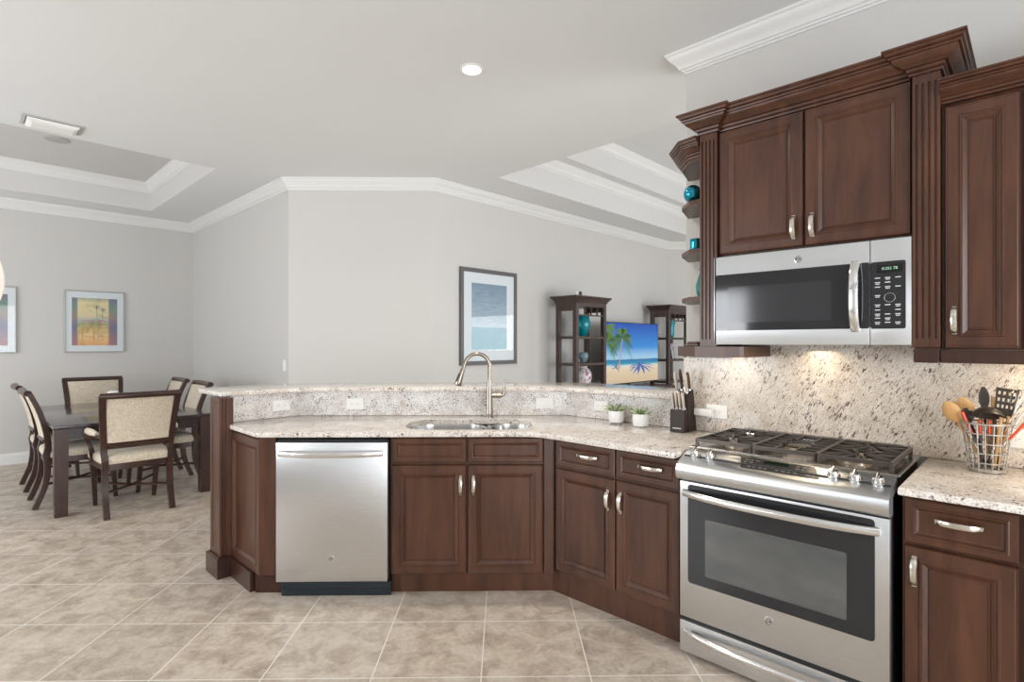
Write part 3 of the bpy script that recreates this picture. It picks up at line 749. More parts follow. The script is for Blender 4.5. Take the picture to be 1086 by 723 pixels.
t = thing('kitchen_faucet', 'S', -0.092, 3.63, 0.914, 'tall bronze pull-down faucet with a gooseneck spout', 'faucet')
fx, fy = -.092, 3.63
obj('body', M().lathe([(.030, 0), (.030, .006), (.026, .012), (.0225, .04), (.021, .17), (.018, .215), (.0145, .25)], (fx, fy, .914), 24), BRONZE, t)
sp_ = [(fx, fy, 1.155), (fx, fy, 1.255)]
cxs = fx - .082
for k in range(1, 15):
    an = PI * 1.0 * k / 15; sp_.append((cxs + .082 * math.cos(an), fy - .02 * k / 15, 1.255 + .082 * math.sin(an)))
sp_ += [(cxs - .092, fy - .022, 1.235)]
obj('spout', M().tube(sp_, .0128, 14), BRONZE, t)
h0 = Vector((cxs - .091, fy - .022, 1.240)); h1 = Vector((cxs - .128, fy - .03, 1.128))
hd = obj('spray_head', M().tube([tuple(h0.lerp(h1, q)) for q in (0, .1, .35, .7, .95, 1)], [.014, .016, .018, .022, .024, .021], 16), BRONZE, t)
obj('spray_button', M().tube([tuple(h0.lerp(h1, .30) + Vector((-.012, -.012, 0))), tuple(h0.lerp(h1, .75) + Vector((-.014, -.013, 0)))], .007, 8), BLKPLAST, hd)
obj('lever', M().tube([(fx + .01, fy, 1.058), (fx + .075, fy, 1.058), (fx + .090, fy, 1.064), (fx + .098, fy, 1.085), (fx + .096, fy, 1.13), (fx + .104, fy, 1.168)], [.016, .015, .014, .011, .008, .005], 12), BRONZE, t)

# ------------------------------------------------------------------ outlets
def outlet(run, u, v, z, lab, kind='duplex', w=.118, h=.074, group=None):
    t = thing('wall_outlet' if kind != 'rocker' else 'wall_switch', run, u, v, z, lab, 'outlet' if kind != 'rocker' else 'light switch', group)
    obj('cover_plate', M().box(u - w / 2, u + w / 2, v - .006, v - .0003, z - h / 2, z + h / 2, .002), WHITEPL, t)
    if kind == 'duplex':
        for s_ in (-1, 1):
            f_ = obj('socket', M().loops([[(x, v - .0055, zz) for x, zz in rrect(u + s_ * .020 - .015, u + s_ * .020 + .015, z - .015, z + .015, .007, 3)], [(x, v - .0075, zz) for x, zz in rrect(u + s_ * .020 - .015, u + s_ * .020 + .015, z - .015, z + .015, .007, 3)]]), WHITEPL, t)
            sl = M().box(u + s_ * .020 - .006, u + s_ * .020 - .001, v - .0079, v - .0074, z + .004, z + .0065).box(u + s_ * .020 - .006, u + s_ * .020 - .001, v - .0079, v - .0074, z - .0065, z - .004).box(u + s_ * .020 + .005, u + s_ * .020 + .008, v - .0079, v - .0074, z - .002, z + .002)
            obj('slots', sl, SOCK, f_, 0)
    else:
        if w > h: obj('rocker', M().box(u - .033, u + .033, v - .0085, v - .0055, z - .017, z + .017, .002), WHITEPL, t)
        else: obj('rocker', M().box(u - .017, u + .017, v - .0085, v - .0055, z - .033, z + .033, .002), WHITEPL, t)
    return t
outlet('W', 1.54, 3.632, .994, 'white double socket at the left end of the bar upstand')
outlet('S', -1.012, 3.741, .993, 'white double socket on the upstand above the dishwasher')
outlet('S', .284, 3.741, .996, 'white horizontal rocker switch right of the faucet', 'rocker')
outlet('R', -2.053, 2.954, 1.000, 'white socket plate beside the left potted plant', 'duplex', .105, .066)
outlet('R', -1.283, 2.954, 1.030, 'white double socket right of the knife block with a plug in it')
outlet('R', -.045, 2.954, 1.029, 'white socket plate partly behind the utensil basket')
outlet('R', -5.576, 2.40, 1.176, 'small white light switch at the edge of the dining wall', 'rocker', .070, .115)
pm = M().box(-1.395, -1.295, 2.905, 2.9415, 1.005, 1.045, .006, 2)
t = thing('plug_adapter', 'R', -1.34, 2.92, 1.0, 'white plug-in adapter sticking out of the socket by the knife block', 'plug')
obj('housing', pm, WHITEPL, t); obj('prongs', M().box(-1.315, -1.300, 2.9415, 2.9455, 1.018, 1.032), SOCK, t, 0)

# ------------------------------------------------------------------ succulents
LEAF = plain('succulent_leaf', (.20, .27, .12), .5); LEAF2 = plain('succulent_pale', (.50, .55, .38), .5)
SOIL = plain('soil', (.05, .035, .025), .9)
def succulent(X, Y, lab, seed, yaw):
    random.seed(seed)
    t = thing('potted_succulent', None, X, Y, .9145, lab, 'potted plant', rz=yaw)
    obj('pot', M().lathe([(.036, 0), (.043, .004), (.047, .02), (.048, .05), (.046, .074), (.043, .074), (.042, .062), (.002, .061)], seg=28), CERAM, t)
    obj('soil', M().lathe([(.0415, .0615), (.0415, .066), (.002, .068)], seg=20), SOIL, t)
    for name, mt, n, zz in (('leaves', LEAF, 26, 1.0), ('pale_leaves', LEAF2, 16, 1.2)):
        m = M()
        for k in range(n):
            az = random.uniform(0, 2 * PI); el = random.uniform(.35, 1.25); L = random.uniform(.032, .062) * zz ** .5
            d = Vector((math.cos(az) * math.cos(el), math.sin(az) * math.cos(el), math.sin(el)))
            p0 = Vector((math.cos(az) * .014, math.sin(az) * .014, .066)); p1 = p0 + d * L * .5; p2 = p0 + d * L + Vector((d.x, d.y, -.3)) * .010
            m.tube([tuple(p0), tuple(p1), tuple(p0.lerp(p2, .8)), tuple(p2)], [.003, .0075, .006, .001], 6, .45)
        obj(name, m, mt, t)
succulent(2.890, 1.895, 'succulent in a white pot on the counter, the one nearer the sink', 3, .3)
succulent(2.860, 1.705, 'succulent in a white pot on the counter, the one nearer the knife block', 5, 1.9)

# ------------------------------------------------------------------ knife block (local frame: faces the room diagonally)
KX, KY, KR = 2.878, 1.442, -PI / 2
BLKW = wood('block_wood', (.016, .009, .006), (.034, .019, .013), .5, coat=0.0)
t = thing('knife_block', None, KX, KY, .9145, 'dark slanted wooden knife block in the corner by the backsplash', 'knife block', rz=KR)
side = [(-.075, 0), (.075, 0), (.105, .135), (.062, .205), (-.035, .175), (-.033, .105), (-.075, .095)]
obj('main_block', M().loops([[(x, y, z) for y, z in [(-.030, 0), (.070, 0), (.030, .232), (-.034, .205)]] for x in (-.044, .044)]), BLKW, t, 0)
fr = obj('front_block', M().box(-.042, .042, -.078, -.0305, 0, .125, .002), BLKW, t)
obj('maker_lettering', (lambda m: ([m.box(-.026 + k * .0058, -.0218 + k * .0058, -.0788, -.0781, .020, .026) for k in range(9)], m)[1])(M()), plain('legend_knife', (.75, .73, .7), .4), fr, 0)
HANDL = plain('knife_handle_steel', (.74, .68, .60), .34, .7); HANDD = plain('knife_handle_dark', (.09, .05, .03), .4)
def knife(x, y, z, L, lab, mt, lean=.12, big=1.0, grp=None, roll=0.0):
    c, s = math.cos(KR), math.sin(KR)
    k = thing('kitchen_knife', None, KX + c * x - s * y, KY + s * x + c * y, .9145 + z, lab, 'knife', grp, rz=KR)
    dy = lean
    pts = [(0, -dy * q, L * q) for q in (0, .12, .5, .85, 1)]
    obj('knife_handle', M().tube(pts, [.0065 * big, .008 * big, .0095 * big, .0105 * big, .007 * big], 10, .62, up=(0, 1, 0)), mt, k)
    obj('blade_collar', M().box(-.006 * big, .006 * big, -.009 * big, .009 * big, -.004, .008, .001), STEELH, k)
for k in range(4):
    knife(-.031 + k * .0205, -.055, .129, .095, 'small steel-handled steak knife in the front row of the knife block', HANDL, -.0 + .022, 1.15, 'steak knives in the front slots')
knife(-.030, -.014, .216, .115, 'large steel-handled knife at the left rear of the knife block', HANDL, .03, 1.35)
knife(-.012, .010, .226, .120, 'tallest brown-handled knife standing in the knife block', HANDD, .03, 1.25)
knife(.028, -.014, .216, .110, 'large pale-handled knife at the right rear of the knife block', HANDL, .03, 1.5)
knife(.030, .016, .230, .100, 'dark-handled carving knife behind the right pale one', HANDD, .03, 1.35)
c, s = math.cos(KR), math.sin(KR)
k = thing('kitchen_scissors', None, KX + c * .010, KY + s * .010,   .9145 + .220, 'black kitchen scissors standing in the middle of the knife block', 'scissors', rz=KR)
for sg in (-1, 1):
    obj('finger_loop', M().tube([(sg * .012 + .011 * math.cos(q * PI / 7), 0, .055 + .026 * math.sin(q * PI / 7)) for q in range(14)], .0035, 6, close=True), BLKPLAST, k)
obj('shank', M().box(-.008, .008, -.003, .003, 0, .034, .001), STEELH, k)

# ------------------------------------------------------------------ utensil basket and utensils
BX, BY = 2.80, .148
WIRE = plain('basket_wire', (.46, .42, .37), .45, .6)
t = thing('utensil_basket', None, BX, BY, .9145, 'round wire utensil basket on the counter by the right wall cabinet', 'basket')
def br(z): return .055 + .020 * (z / .185)
obj('wire_rings', (lambda m: ([m.tube([(br(z) * math.cos(q * PI / 16), br(z) * math.sin(q * PI / 16), z) for q in range(32)], .0028 if z not in (.004, .185) else .004, 6, close=True) for z in (.004, .035, .072, .109, .147, .185)], m)[1])(M()), WIRE, t)
m = M()
for q in range(18): an = q * PI / 9; m.tube([(br(z) * math.cos(an), br(z) * math.sin(an), z) for z in (.003, .19 - .005)], .0022, 6)
obj('wire_uprights', m, WIRE, t)
obj('base', M().lathe([(.055, 0), (.0565, .003), (.0565, .013), (.050, .013), (.050, .002), (.001, .002)], seg=28), WIRE, t)
RED = plain('red_silicone', (.75, .08, .03), .35); DARKN = plain('black_nylon', (.035, .028, .024), .38); STL = plain('utensil_steel', (.6, .57, .52), .25, 1.0)
# (u,z) picture offsets: u to the right (=-a); heights from the counter
def util(name, lab, cat, base, top, parts):
    # base/top: (right, toward wall, z) in basket frame
    k = thing(name, None, BX, BY, .9145, lab, cat)
    conv = lambda p: Vector((p[1], -p[0], p[2]))
    b_, t_ = conv(base), conv(top)
    for nm, fn, mt in parts: obj(nm, fn(b_, t_), mt, k)
    return k
def stick(q0, q1, r0, r1, flat=1.0):
    return lambda b, t: M().tube([tuple(b.lerp(t, q0)), tuple(b.lerp(t, (q0 + q1) / 2)), tuple(b.lerp(t, q1))], [r0, (r0 + r1) / 2, r1], 10, flat, up=(1, 0, 0))
def paddle(q0, w, L, th=.003, cup=0.0):
    def fn(b, t):
        m = M(); rings = []
        d = (t - b).normalized(); side_ = Vector((0, -1, 0)); side_ = (side_ - d * side_.dot(d)).normalized(); n = d.cross(side_)
        p = b.lerp(t, q0)
        for k in range(9):
            f_ = k / 8; ww = w * (math.sin(PI * min(max(f_ * .92 + .06, .04), .97)) ** .55); c0 = p + d * L * f_
            rings.append([tuple(c0 + side_ * ww * a_ + n * (th * s_ + cup * (a_ * a_ - 1) * w)) for a_, s_ in ((-1, 0), (-.6, 1), (0, 1), (.6, 1), (1, 0), (.6, -1), (0, -1), (-.6, -1))])
        return m.loops(rings)
    return fn
util('wooden_spoon', 'large pale wooden spoon leaning furthest left out of the basket', 'spoon', (-.010, .0, .03), (-.118, -.02, .250),
     [('handle_shaft', stick(0, .72, .005, .006), BAMBOO), ('spoon_bowl', paddle(.70, .030, .085, .004, .25), BAMBOO)])
util('wooden_spatula', 'flat wooden spatula behind the large wooden spoon', 'spatula', (-.005, .02, .03), (-.078, .03, .265),
     [('handle_shaft', stick(0, .72, .005, .006), BAMBOO), ('spatula_blade', paddle(.68, .032, .09, .003), BAMBOO)])
util('spatula', 'orange-red handled spatula leaning left inside the basket', 'spatula', (.005, -.03, .02), (-.070, -.045, .225),
     [('handle_shaft', stick(0, .62, .006, .006, .6), DARKN), ('grip', stick(.6, 1, .008, .010, .6), RED)])
util('kitchen_tongs', 'red tongs gripping end standing in the middle of the basket', 'tongs', (-.012, -.035, .02), (-.018, -.045, .200), [('handle_shaft', stick(0, .72, .007, .008, .6), DARKN), ('grip', stick(.7, 1, .009, .009, .6), RED)])
util('peeler', 'small red handle beside the red tongs in the basket', 'utensil', (.012, -.035, .02), (.010, -.045, .200), [('handle_shaft', stick(0, .72, .006, .006, .6), DARKN), ('grip', stick(.7, 1, .007, .007, .6), RED)])
util('serving_spoon', 'black nylon serving spoon pointing up left in the basket', 'spoon', (.0, -.01, .02), (-.062, -.02, .240),
     [('handle_shaft', stick(0, .8, .005, .005), DARKN), ('spoon_bowl', paddle(.78, .020, .05, .003, .2), DARKN)])
util('carving_knife', 'dark blade standing upright at the back of the basket', 'knife', (.0, .03, .02), (-.012, .04, .330),
     [('handle_shaft', stick(0, .74, .008, .010, .5), DARKN), ('blade', paddle(.70, .017, .085, .0015), DARKN)])
util('bamboo_stick', 'pale bamboo handle upright behind the ladle', 'utensil', (.01, .04, .02), (.018, .045, .285), [('handle_shaft', stick(0, 1, .007, .008), BAMBOO)])
def ladle_bowl(b, t):
    m = M(); prof = [(.002, -.030), (.022, -.026), (.040, -.012), (.050, .006), (.0475, .006), (.038, -.009), (.021, -.022), (.002, -.026)]
    tmp = M().lathe(prof, (0, 0, 0), 24)
    return m.add(tmp, Matrix.Translation((BX * 0 - .045, -.005, .222)) @ Matrix.Rotation(.35 + PI, 4, 'Y'))
util('soup_ladle', 'black soup ladle with its round bowl hanging over the basket front', 'ladle', (.03, .02, .02), (.02, .0, .255),
     [('handle_shaft', stick(0, .96, .006, .006), DARKN), ('ladle_bowl', ladle_bowl, DARKN)])
def turner_blade(b, t):
    m = M(); d = (t - b).normalized(); sd = Vector((0, -1, -.25)); sd = (sd - d * sd.dot(d)).normalized(); n = d.cross(sd)
    p = b.lerp(t, .60); L, W_ = .115, .034; nx, nz = 9, 9
    def P(i, j, s_): return tuple(p + d * (L * j / nz) + sd * (W_ * (2 * i / nx - 1) * (.75 + .25 * j / nz)) + n * s_)
    for i in range(nx):
        for j in range(nz):
            if i % 2 == 1 and j % 2 == 1 and j > 1: continue
            q = [P(i, j, .0012), P(i + 1, j, .0012), P(i + 1, j + 1, .0012), P(i, j + 1, .0012)]; q2 = [P(i, j, -.0012), P(i + 1, j, -.0012), P(i + 1, j + 1, -.0012), P(i, j + 1, -.0012)]
            m.loops([q2, q])
    return m
util('slotted_turner', 'black slotted turner with rows of holes rising at the back right', 'turner', (.02, .01, .02), (.062, .02, .330),
     [('handle_shaft', stick(0, .62, .007, .006, .6), DARKN), ('turner_blade', turner_blade, DARKN)])
def whisk_head(b, t):
    m = M(); d = (t - b).normalized(); p = b.lerp(t, .62)
    for k in range(5):
        an = k * PI / 5; sd = Vector((math.cos(an), math.sin(an), 0)); sd = (sd - d * sd.dot(d)).normalized()
        pts = [tuple(p + d * (.12 * math.sin(q * PI / 16) ** .8) + sd * (.026 * math.sin(q * PI / 8) * (1.0))) for q in range(0, 17)]
        m.tube(pts, .0012, 5)
    return m
util('whisk', 'steel wire whisk at the right rear of the basket', 'whisk', (.03, .03, .02), (.088, .035, .310), [('handle_shaft', stick(0, .64, .007, .007), STL), ('wire_head', whisk_head, STL)])
util('turner', 'orange-red handle leaning furthest right out of the basket', 'utensil', (.0, -.01, .03), (.128, -.04, .228),
     [('handle_shaft', stick(0, .55, .005, .005), STL), ('grip', stick(.52, 1, .008, .010, .6), RED)])
util('meat_fork', 'thin steel carving fork pointing up right, nearer the whisk', 'fork', (.0, .0, .03), (.098, .0, .278), [('handle_shaft', stick(0, 1, .004, .003), STL)])
util('meat_fork', 'thin steel carving fork pointing up right, outermost of the two', 'fork', (.01, .01, .03), (.122, .01, .268), [('handle_shaft', stick(0, 1, .004, .003), STL)])
for q, (u0, y0_) in enumerate(((.0, .015), (.022, -.022), (.035, .004), (-.02, .028))):
    util('bamboo_utensil', 'brown wooden handle standing inside the wire basket', 'utensil', (u0, y0_, .02), (u0 * 1.5 + .01, y0_ * 1.4, .215), [('handle_shaft', stick(0, 1, .006, .006), BAMBOO)])['group'] = 'wooden handles inside the basket'

# ------------------------------------------------------------------ things on the corner shelves
TEAL = plain('teal_glass', (.01, .30, .45), .06, .85, Coat_Weight=.5)
def lathe_thing(name, X, Y, z, prof, mt, lab, cat, seg=28, rz=0.0):
    return single(name, M().lathe(prof, seg=seg), mt, lab, cat, origin=(X, Y, z), rz=rz)
rr_ = .046
t = thing('glass_ball', None, 2.70, 1.302, 2.1405, 'shiny blue glass ball on the top corner shelf', 'ornament')
obj('ball', M().lathe([(rr_ * math.sin(a) + .0005, rr_ - rr_ * math.cos(a)) for a in [k * PI / 14 for k in range(15)]]), TEAL, t)
single('blue_candle_holder', M().lathe([(.028, 0), (.030, .004), (.030, .058), (.027, .058), (.026, .01), (.002, .008)]), TEAL, 'small blue glass cup on the second corner shelf', 'cup', origin=(2.70, 1.285, 1.8905))
lathe_thing('teal_vase', 2.73, 1.262, 1.6465, [(.020, 0), (.030, .02), (.034, .06), (.024, .10), (.014, .13), (.018, .15), (.013, .15), (.010, .13), (.002, .12)], plain('teal_green', (.03, .22, .20), .12), 'teal green vase on the third corner shelf half hidden by the pilaster', 'vase')
t = thing('wooden_box', 'R', -1.30, 2.72, 1.392, 'small tan wooden dish on the bottom of the corner shelves', 'dish')
obj('dish', M().box(-1.34, -1.26, 2.68, 2.76, 1.392, 1.405, .004).box(-1.33, -1.27, 2.69, 2.75, 1.405, 1.416, .004), WOOD, t)

# ------------------------------------------------------------------ living wall: picture, towers, television
def picture(name, u0, u1, z0, z1, v, lab, frame_m, fw, mat_w, art_m, cat='picture'):
    t = thing(name, 'W', (u0 + u1) / 2, v, z0, lab, cat)
    obj('frame', M().loops([[(x, yy, z) for x, z in ((u0 + i, z0 + i), (u1 - i, z0 + i), (u1 - i, z1 - i), (u0 + i, z1 - i))] for i, yy in ((0, v - .001), (0, v - .024), (.004, v - .028), (fw - .003, v - .028), (fw, v - .022), (fw, v - .012))], cap1=False), frame_m, t, 25)
    obj('mount', M().box(u0 + fw - .001, u1 - fw + .001, v - .014, v - .002, z0 + fw - .001, z1 - fw + .001), plain('mount_board', (.66, .71, .74), .35), t, 0)
    mw, mh0, mh1 = mat_w
    obj('artwork', M().box(u0 + mw, u1 - mw, v - .0155, v - .0135, z0 + mh0, z1 - mh1), art_m, t, 0)
    gl_ = M(); gl_.b.faces.new([gl_.b.verts.new(q_) for q_ in ((u0 + fw - .0005, v - .0185, z0 + fw), (u1 - fw + .0005, v - .0185, z0 + fw), (u1 - fw + .0005, v - .0185, z1 - fw), (u0 + fw - .0005, v - .0185, z1 - fw))])
    obj('glazing', gl_, PICG, t, 0)
    return t
PICG, pt_, pp_ = mat('picture_glass')
pt_.nodes.remove(pp_); tr = pt_.nodes.new('ShaderNodeBsdfTransparent'); gs = pt_.nodes.new('ShaderNodeBsdfGlossy'); gs.inputs['Roughness'].default_value = .02
lw_ = pt_.nodes.new('ShaderNodeLayerWeight'); lw_.inputs[0].default_value = .3; pw_ = nd(pt_, 'ShaderNodeMath', operation='POWER'); pw_.inputs[1].default_value = 3.0; pt_.links.new(lw_.outputs['Facing'], pw_.inputs[0]); fr_ = nd(pt_, 'ShaderNodeMath', operation='MULTIPLY_ADD'); fr_.inputs[1].default_value = .6; fr_.inputs[2].default_value = .035; pt_.links.new(pw_.outputs[0], fr_.inputs[0]); ms = pt_.nodes.new('ShaderNodeMixShader')
pt_.links.new(fr_.outputs[0], ms.inputs[0]); pt_.links.new(tr.outputs[0], ms.inputs[1]); pt_.links.new(gs.outputs[0], ms.inputs[2]); pt_.links.new(ms.outputs[0], pt_.nodes['Material Output'].inputs[0])

def art_sea():
    m, t, p = mat('sea_print'); tc = t.nodes.new('ShaderNodeTexCoord'); sx = t.nodes.new('ShaderNodeSeparateXYZ'); t.links.new(tc.outputs['Generated'], sx.inputs[0])
    r = ramp(t, sx.outputs[2], [(0, (.12, .32, .38)), (.33, (.16, .33, .42)), (.345, (.42, .52, .58)), (.52, (.30, .40, .48)), (1, (.17, .26, .35))])
    n = nd(t, 'ShaderNodeTexNoise', Scale=9.0, Detail=5.0); mp = coords(t, (1, 1, 6)); t.links.new(mp.outputs[0], n.inputs[0])
    r2 = ramp(t, n.outputs[0], [(.35, (.8, .85, .88)), (.65, (1.15, 1.12, 1.1))]); mx = mixc(t, .8, r.outputs[0], r2.outputs[0], 'MULTIPLY')
    t.links.new(mx.outputs[2], p.inputs['Base Color']); p.inputs['Roughness'].default_value = .5; return m
picture('framed_picture', 3.785, 4.655, 1.165, 2.225, 4.449, 'tall framed seascape print with wide pale mount behind the faucet', plain('pewter_frame', (.10, .095, .095), .35), .045, (.165, .17, .16), art_sea())

def art_porch(seed):
    m, t, p = mat('porch_print'); tc = t.nodes.new('ShaderNodeTexCoord')
    sx = t.nodes.new('ShaderNodeSeparateXYZ'); t.links.new(tc.outputs['Generated'], sx.inputs[0])
    n = nd(t, 'ShaderNodeTexNoise', Scale=4.0, Detail=4.0, Distortion=1.0); mp = coords(t, (1, 1, 1), loc=(seed, 0, 0), out='Generated'); t.links.new(mp.outputs[0], n.inputs[0])
    v = ramp(t, sx.outputs[2], [(0, (.70, .38, .14)), (.22, (.75, .58, .30)), (.33, (.62, .50, .20)), (.45, (.30, .42, .20)), (.52, (.40, .45, .48)), (.62, (.66, .60, .38)), (.9, (.72, .64, .36)), (1, (.35, .40, .30))])
    r2 = ramp(t, n.outputs[0], [(.3, (.72, .60, .55)), (.5, (1, 1, 1)), (.7, (1.1, .95, .85))])
    a = mixc(t, .9, v.outputs[0], r2.outputs[0], 'MULTIPLY')
    side_ = ramp(t, sx.outputs[0], [(0, (1, 1, 1)), (.11, (1, 1, 1)), (.13, (0, 0, 0)), (.79, (0, 0, 0)), (.82, (1, 1, 1))])
    vs = ramp(t, sx.outputs[2], [(0, (.38, .20, .20)), (.4, (.17, .17, .28)), (.6, (.32, .24, .20)), (.8, (.17, .28, .22)), (1, (.20, .17, .28))])
    b = mixc(t, side_.outputs[0], a.outputs[2], vs.outputs[0])
    t.links.new(b.outputs[2], p.inputs['Base Color']); p.inputs['Roughness'].default_value = .5; return m
silv = plain('silver_frame', (.42, .41, .38), .35, .6)
t1 = picture('framed_picture', .975, 1.585, 1.292, 2.06, 8.579, 'thin framed colourful porch print on the dining wall behind the table', silv, .012, (.075, .085, .09), art_porch(0))
ap = M()      # painted chairs and palm marks in the print
def seg_(m, x0, z0, x1, z1, w=.006, v=8.579 - .0162):
    d = Vector((x1 - x0, 0, z1 - z0)).normalized(); n = Vector((-d.z, 0, d.x)) * w / 2
    q = [(x0 + n.x, z0 + n.z), (x1 + n.x, z1 + n.z), (x1 - n.x, z1 - n.z), (x0 - n.x, z0 - n.z)]
    m.loops([[(x, v, z) for x, z in q], [(x, v - .0004, z) for x, z in q]])
for cx in (1.21, 1.37):
    for q in ((-.05, .0, .05, .0), (-.05, .0, -.06, -.16), (.05, .0, .06, -.16), (-.06, .0, -.05, .09), (.05, .0, .055, .07), (-.055, .09, .055, .08), (-.055, .045, .055, .04), (-.055, -.10, .055, -.12)):
        seg_(ap, cx + q[0], 1.60 + q[1], cx + q[2], 1.60 + q[3], .008)
obj('painted_chairs', ap, plain('print_red', (.62, .24, .10), .5), t1, 0)
ap = M()
for cx, cz in ((1.30, 1.86), (1.36, 1.83)):
    for k in range(7): an = k * .9; seg_(ap, cx, cz, cx + .035 * math.cos(an), cz + .03 * math.sin(an), .006)
    seg_(ap, cx, cz, cx - .005, 1.72, .005)
obj('painted_palms', ap, plain('print_grey', (.22, .22, .22), .5), t1, 0)
picture('framed_picture', -.06, .545, 1.292, 2.06, 8.579, 'thin framed print on the dining wall cut off by the left edge', silv, .012, (.075, .085, .09), art_porch(3.3))

BLUEGL = plain('teal_blown_glass', (.0, .30, .36), .06, .1, Transmission_Weight=.35)
def tower(b0, lab):
    b1, a0, a1 = b0 + .635, 4.0, 4.32
    t = thing('display_tower', 'W', (b0 + b1) / 2, (a0 + a1) / 2, 0, lab, 'shelf', 'display towers beside the television'); del t['group']
    p_ = .055; m = M()
    for x in (b0, b1 - p_):
        for y in (a0, a1 - p_): obj('corner_post', M().box(x, x + p_, y, y + p_, 0, 1.90, .003), GREYWOOD, t)
    for z in (.05, .48, .83, 1.16, 1.49): obj('shelf', M().box(b0 + .004, b1 - .004, a0 + .006, a1 - .004, z - .032, z, .002), GREYWOOD, t)
    hd = M().box(b0 + .003, b1 - .003, a0 + .003, a1 - .003, 1.855, 1.90)
    hd.box(b0 + p_, b1 - p_, a0 + .006, a0 + .022, 1.74, 1.757)
    for k in range(5): xx = b0 + p_ - .006 + k * (b1 - b0 - 2 * p_) / 4; hd.box(xx, xx + .014, a0 + .006, a0 + .022, 1.757, 1.855)
    for x in (b0 + .004, b1 - .024): hd.box(x, x + .02, a0 + p_, a1 - p_, 1.80, 1.855)
    obj('header_grille', hd, GREYWOOD, t)
    obj('crown', M().sweep([(b0, a0), (b1, a0), (b1, a1), (b0, a1)][::-1], [(0, 1.9005), (.004, 1.9005), (.012, 1.925), (.045, 1.962), (.05, 1.966), (.05, 1.982), (0, 1.982)], True).box(b0 + .001, b1 - .001, a0 + .001, a1 - .001, 1.9008, 1.9815), GREYWOOD, t, 25)
    return t
tower(5.24, 'dark wooden display tower left of the television')
tower(7.52, 'dark wooden display tower right of the television')
vz = [(.04, 0), (.045, .01), (.07, .05), (.095, .12), (.098, .18), (.082, .235), (.062, .26), (.056, .26), (.075, .23), (.088, .18), (.085, .12), (.002, .04)]
lathe_thing('glass_vase', 5.57, 4.15, 1.491, vz, BLUEGL, 'turquoise glass vase on the upper shelf of the left display tower', 'vase')
POR = mat('painted_porcelain'); pm_, ptt, ppp = POR
mp = coords(ptt, (1, 1, 1)); n = nd(ptt, 'ShaderNodeTexNoise', Scale=18.0, Detail=3.0); ptt.links.new(mp.outputs[0], n.inputs[0])
r = ramp(ptt, n.outputs[0], [(.38, (.30, .12, .20)), (.47, (.72, .66, .66)), (.6, (.74, .70, .70)), (.7, (.28, .33, .45))]); ptt.links.new(r.outputs[0], ppp.inputs['Base Color']); ppp.inputs['Roughness'].default_value = .2
jar = [(.05, 0), (.055, .01), (.09, .08), (.105, .15), (.10, .20), (.065, .25), (.045, .265), (.05, .285), (.044, .285), (.002, .26)]
lathe_thing('porcelain_jar', 5.59, 4.15, .831, jar, pm_, 'painted porcelain vase on the middle shelf of the left display tower', 'vase')
lathe_thing('ceramic_bowl', 5.57, 4.14, 1.161, [(.03, 0), (.035, .01), (.06, .05), (.065, .09), (.05, .125), (.035, .13), (.002, .12)], plain('grey_blue_glaze', (.16, .24, .28), .15), 'round blue grey pot above the porcelain vase in the left tower', 'pot')
t = thing('security_camera', None, 5.36, 4.07, 1.982, 'tiny black and white camera on top of the left display tower', 'camera')
obj('housing', M().box(-.045, .0, -.02, .03, 0, .055, .006), WHITEPL, t); obj('lens_barrel', M().lathe_y([(.026, .02), (.028, -.01), (.028, -.03), (.02, -.034)], (.022, 0, .03)), BLKPLAST, t)
lathe_thing('glass_vase', 7.86, 4.15, 1.491, [(.04, 0), (.05, .05), (.05, .15), (.075, .27), (.07, .27), (.045, .15), (.002, .02)], BLUEGL, 'teal glass vase on the upper shelf of the right display tower', 'vase')
t = thing('photo_frame', None, 7.92, 4.12, 1.1625, 'tilted silver photo frame on the right display tower', 'frame', rz=.25)
pf_ = M().box(-.09, .09, -.006, .006, 0, .24, .003); bmesh.ops.transform(pf_.b, matrix=Matrix.Rotation(-.2, 4, 'X'), verts=list(pf_.b.verts)); obj('frame_panel', pf_, plain('frame_silver', (.5, .5, .52), .3, .7), t)
obj('easel_leg', M().tube([(0, .004, .18), (0, .11, .004)], .004, 6), BLKPLAST, t)

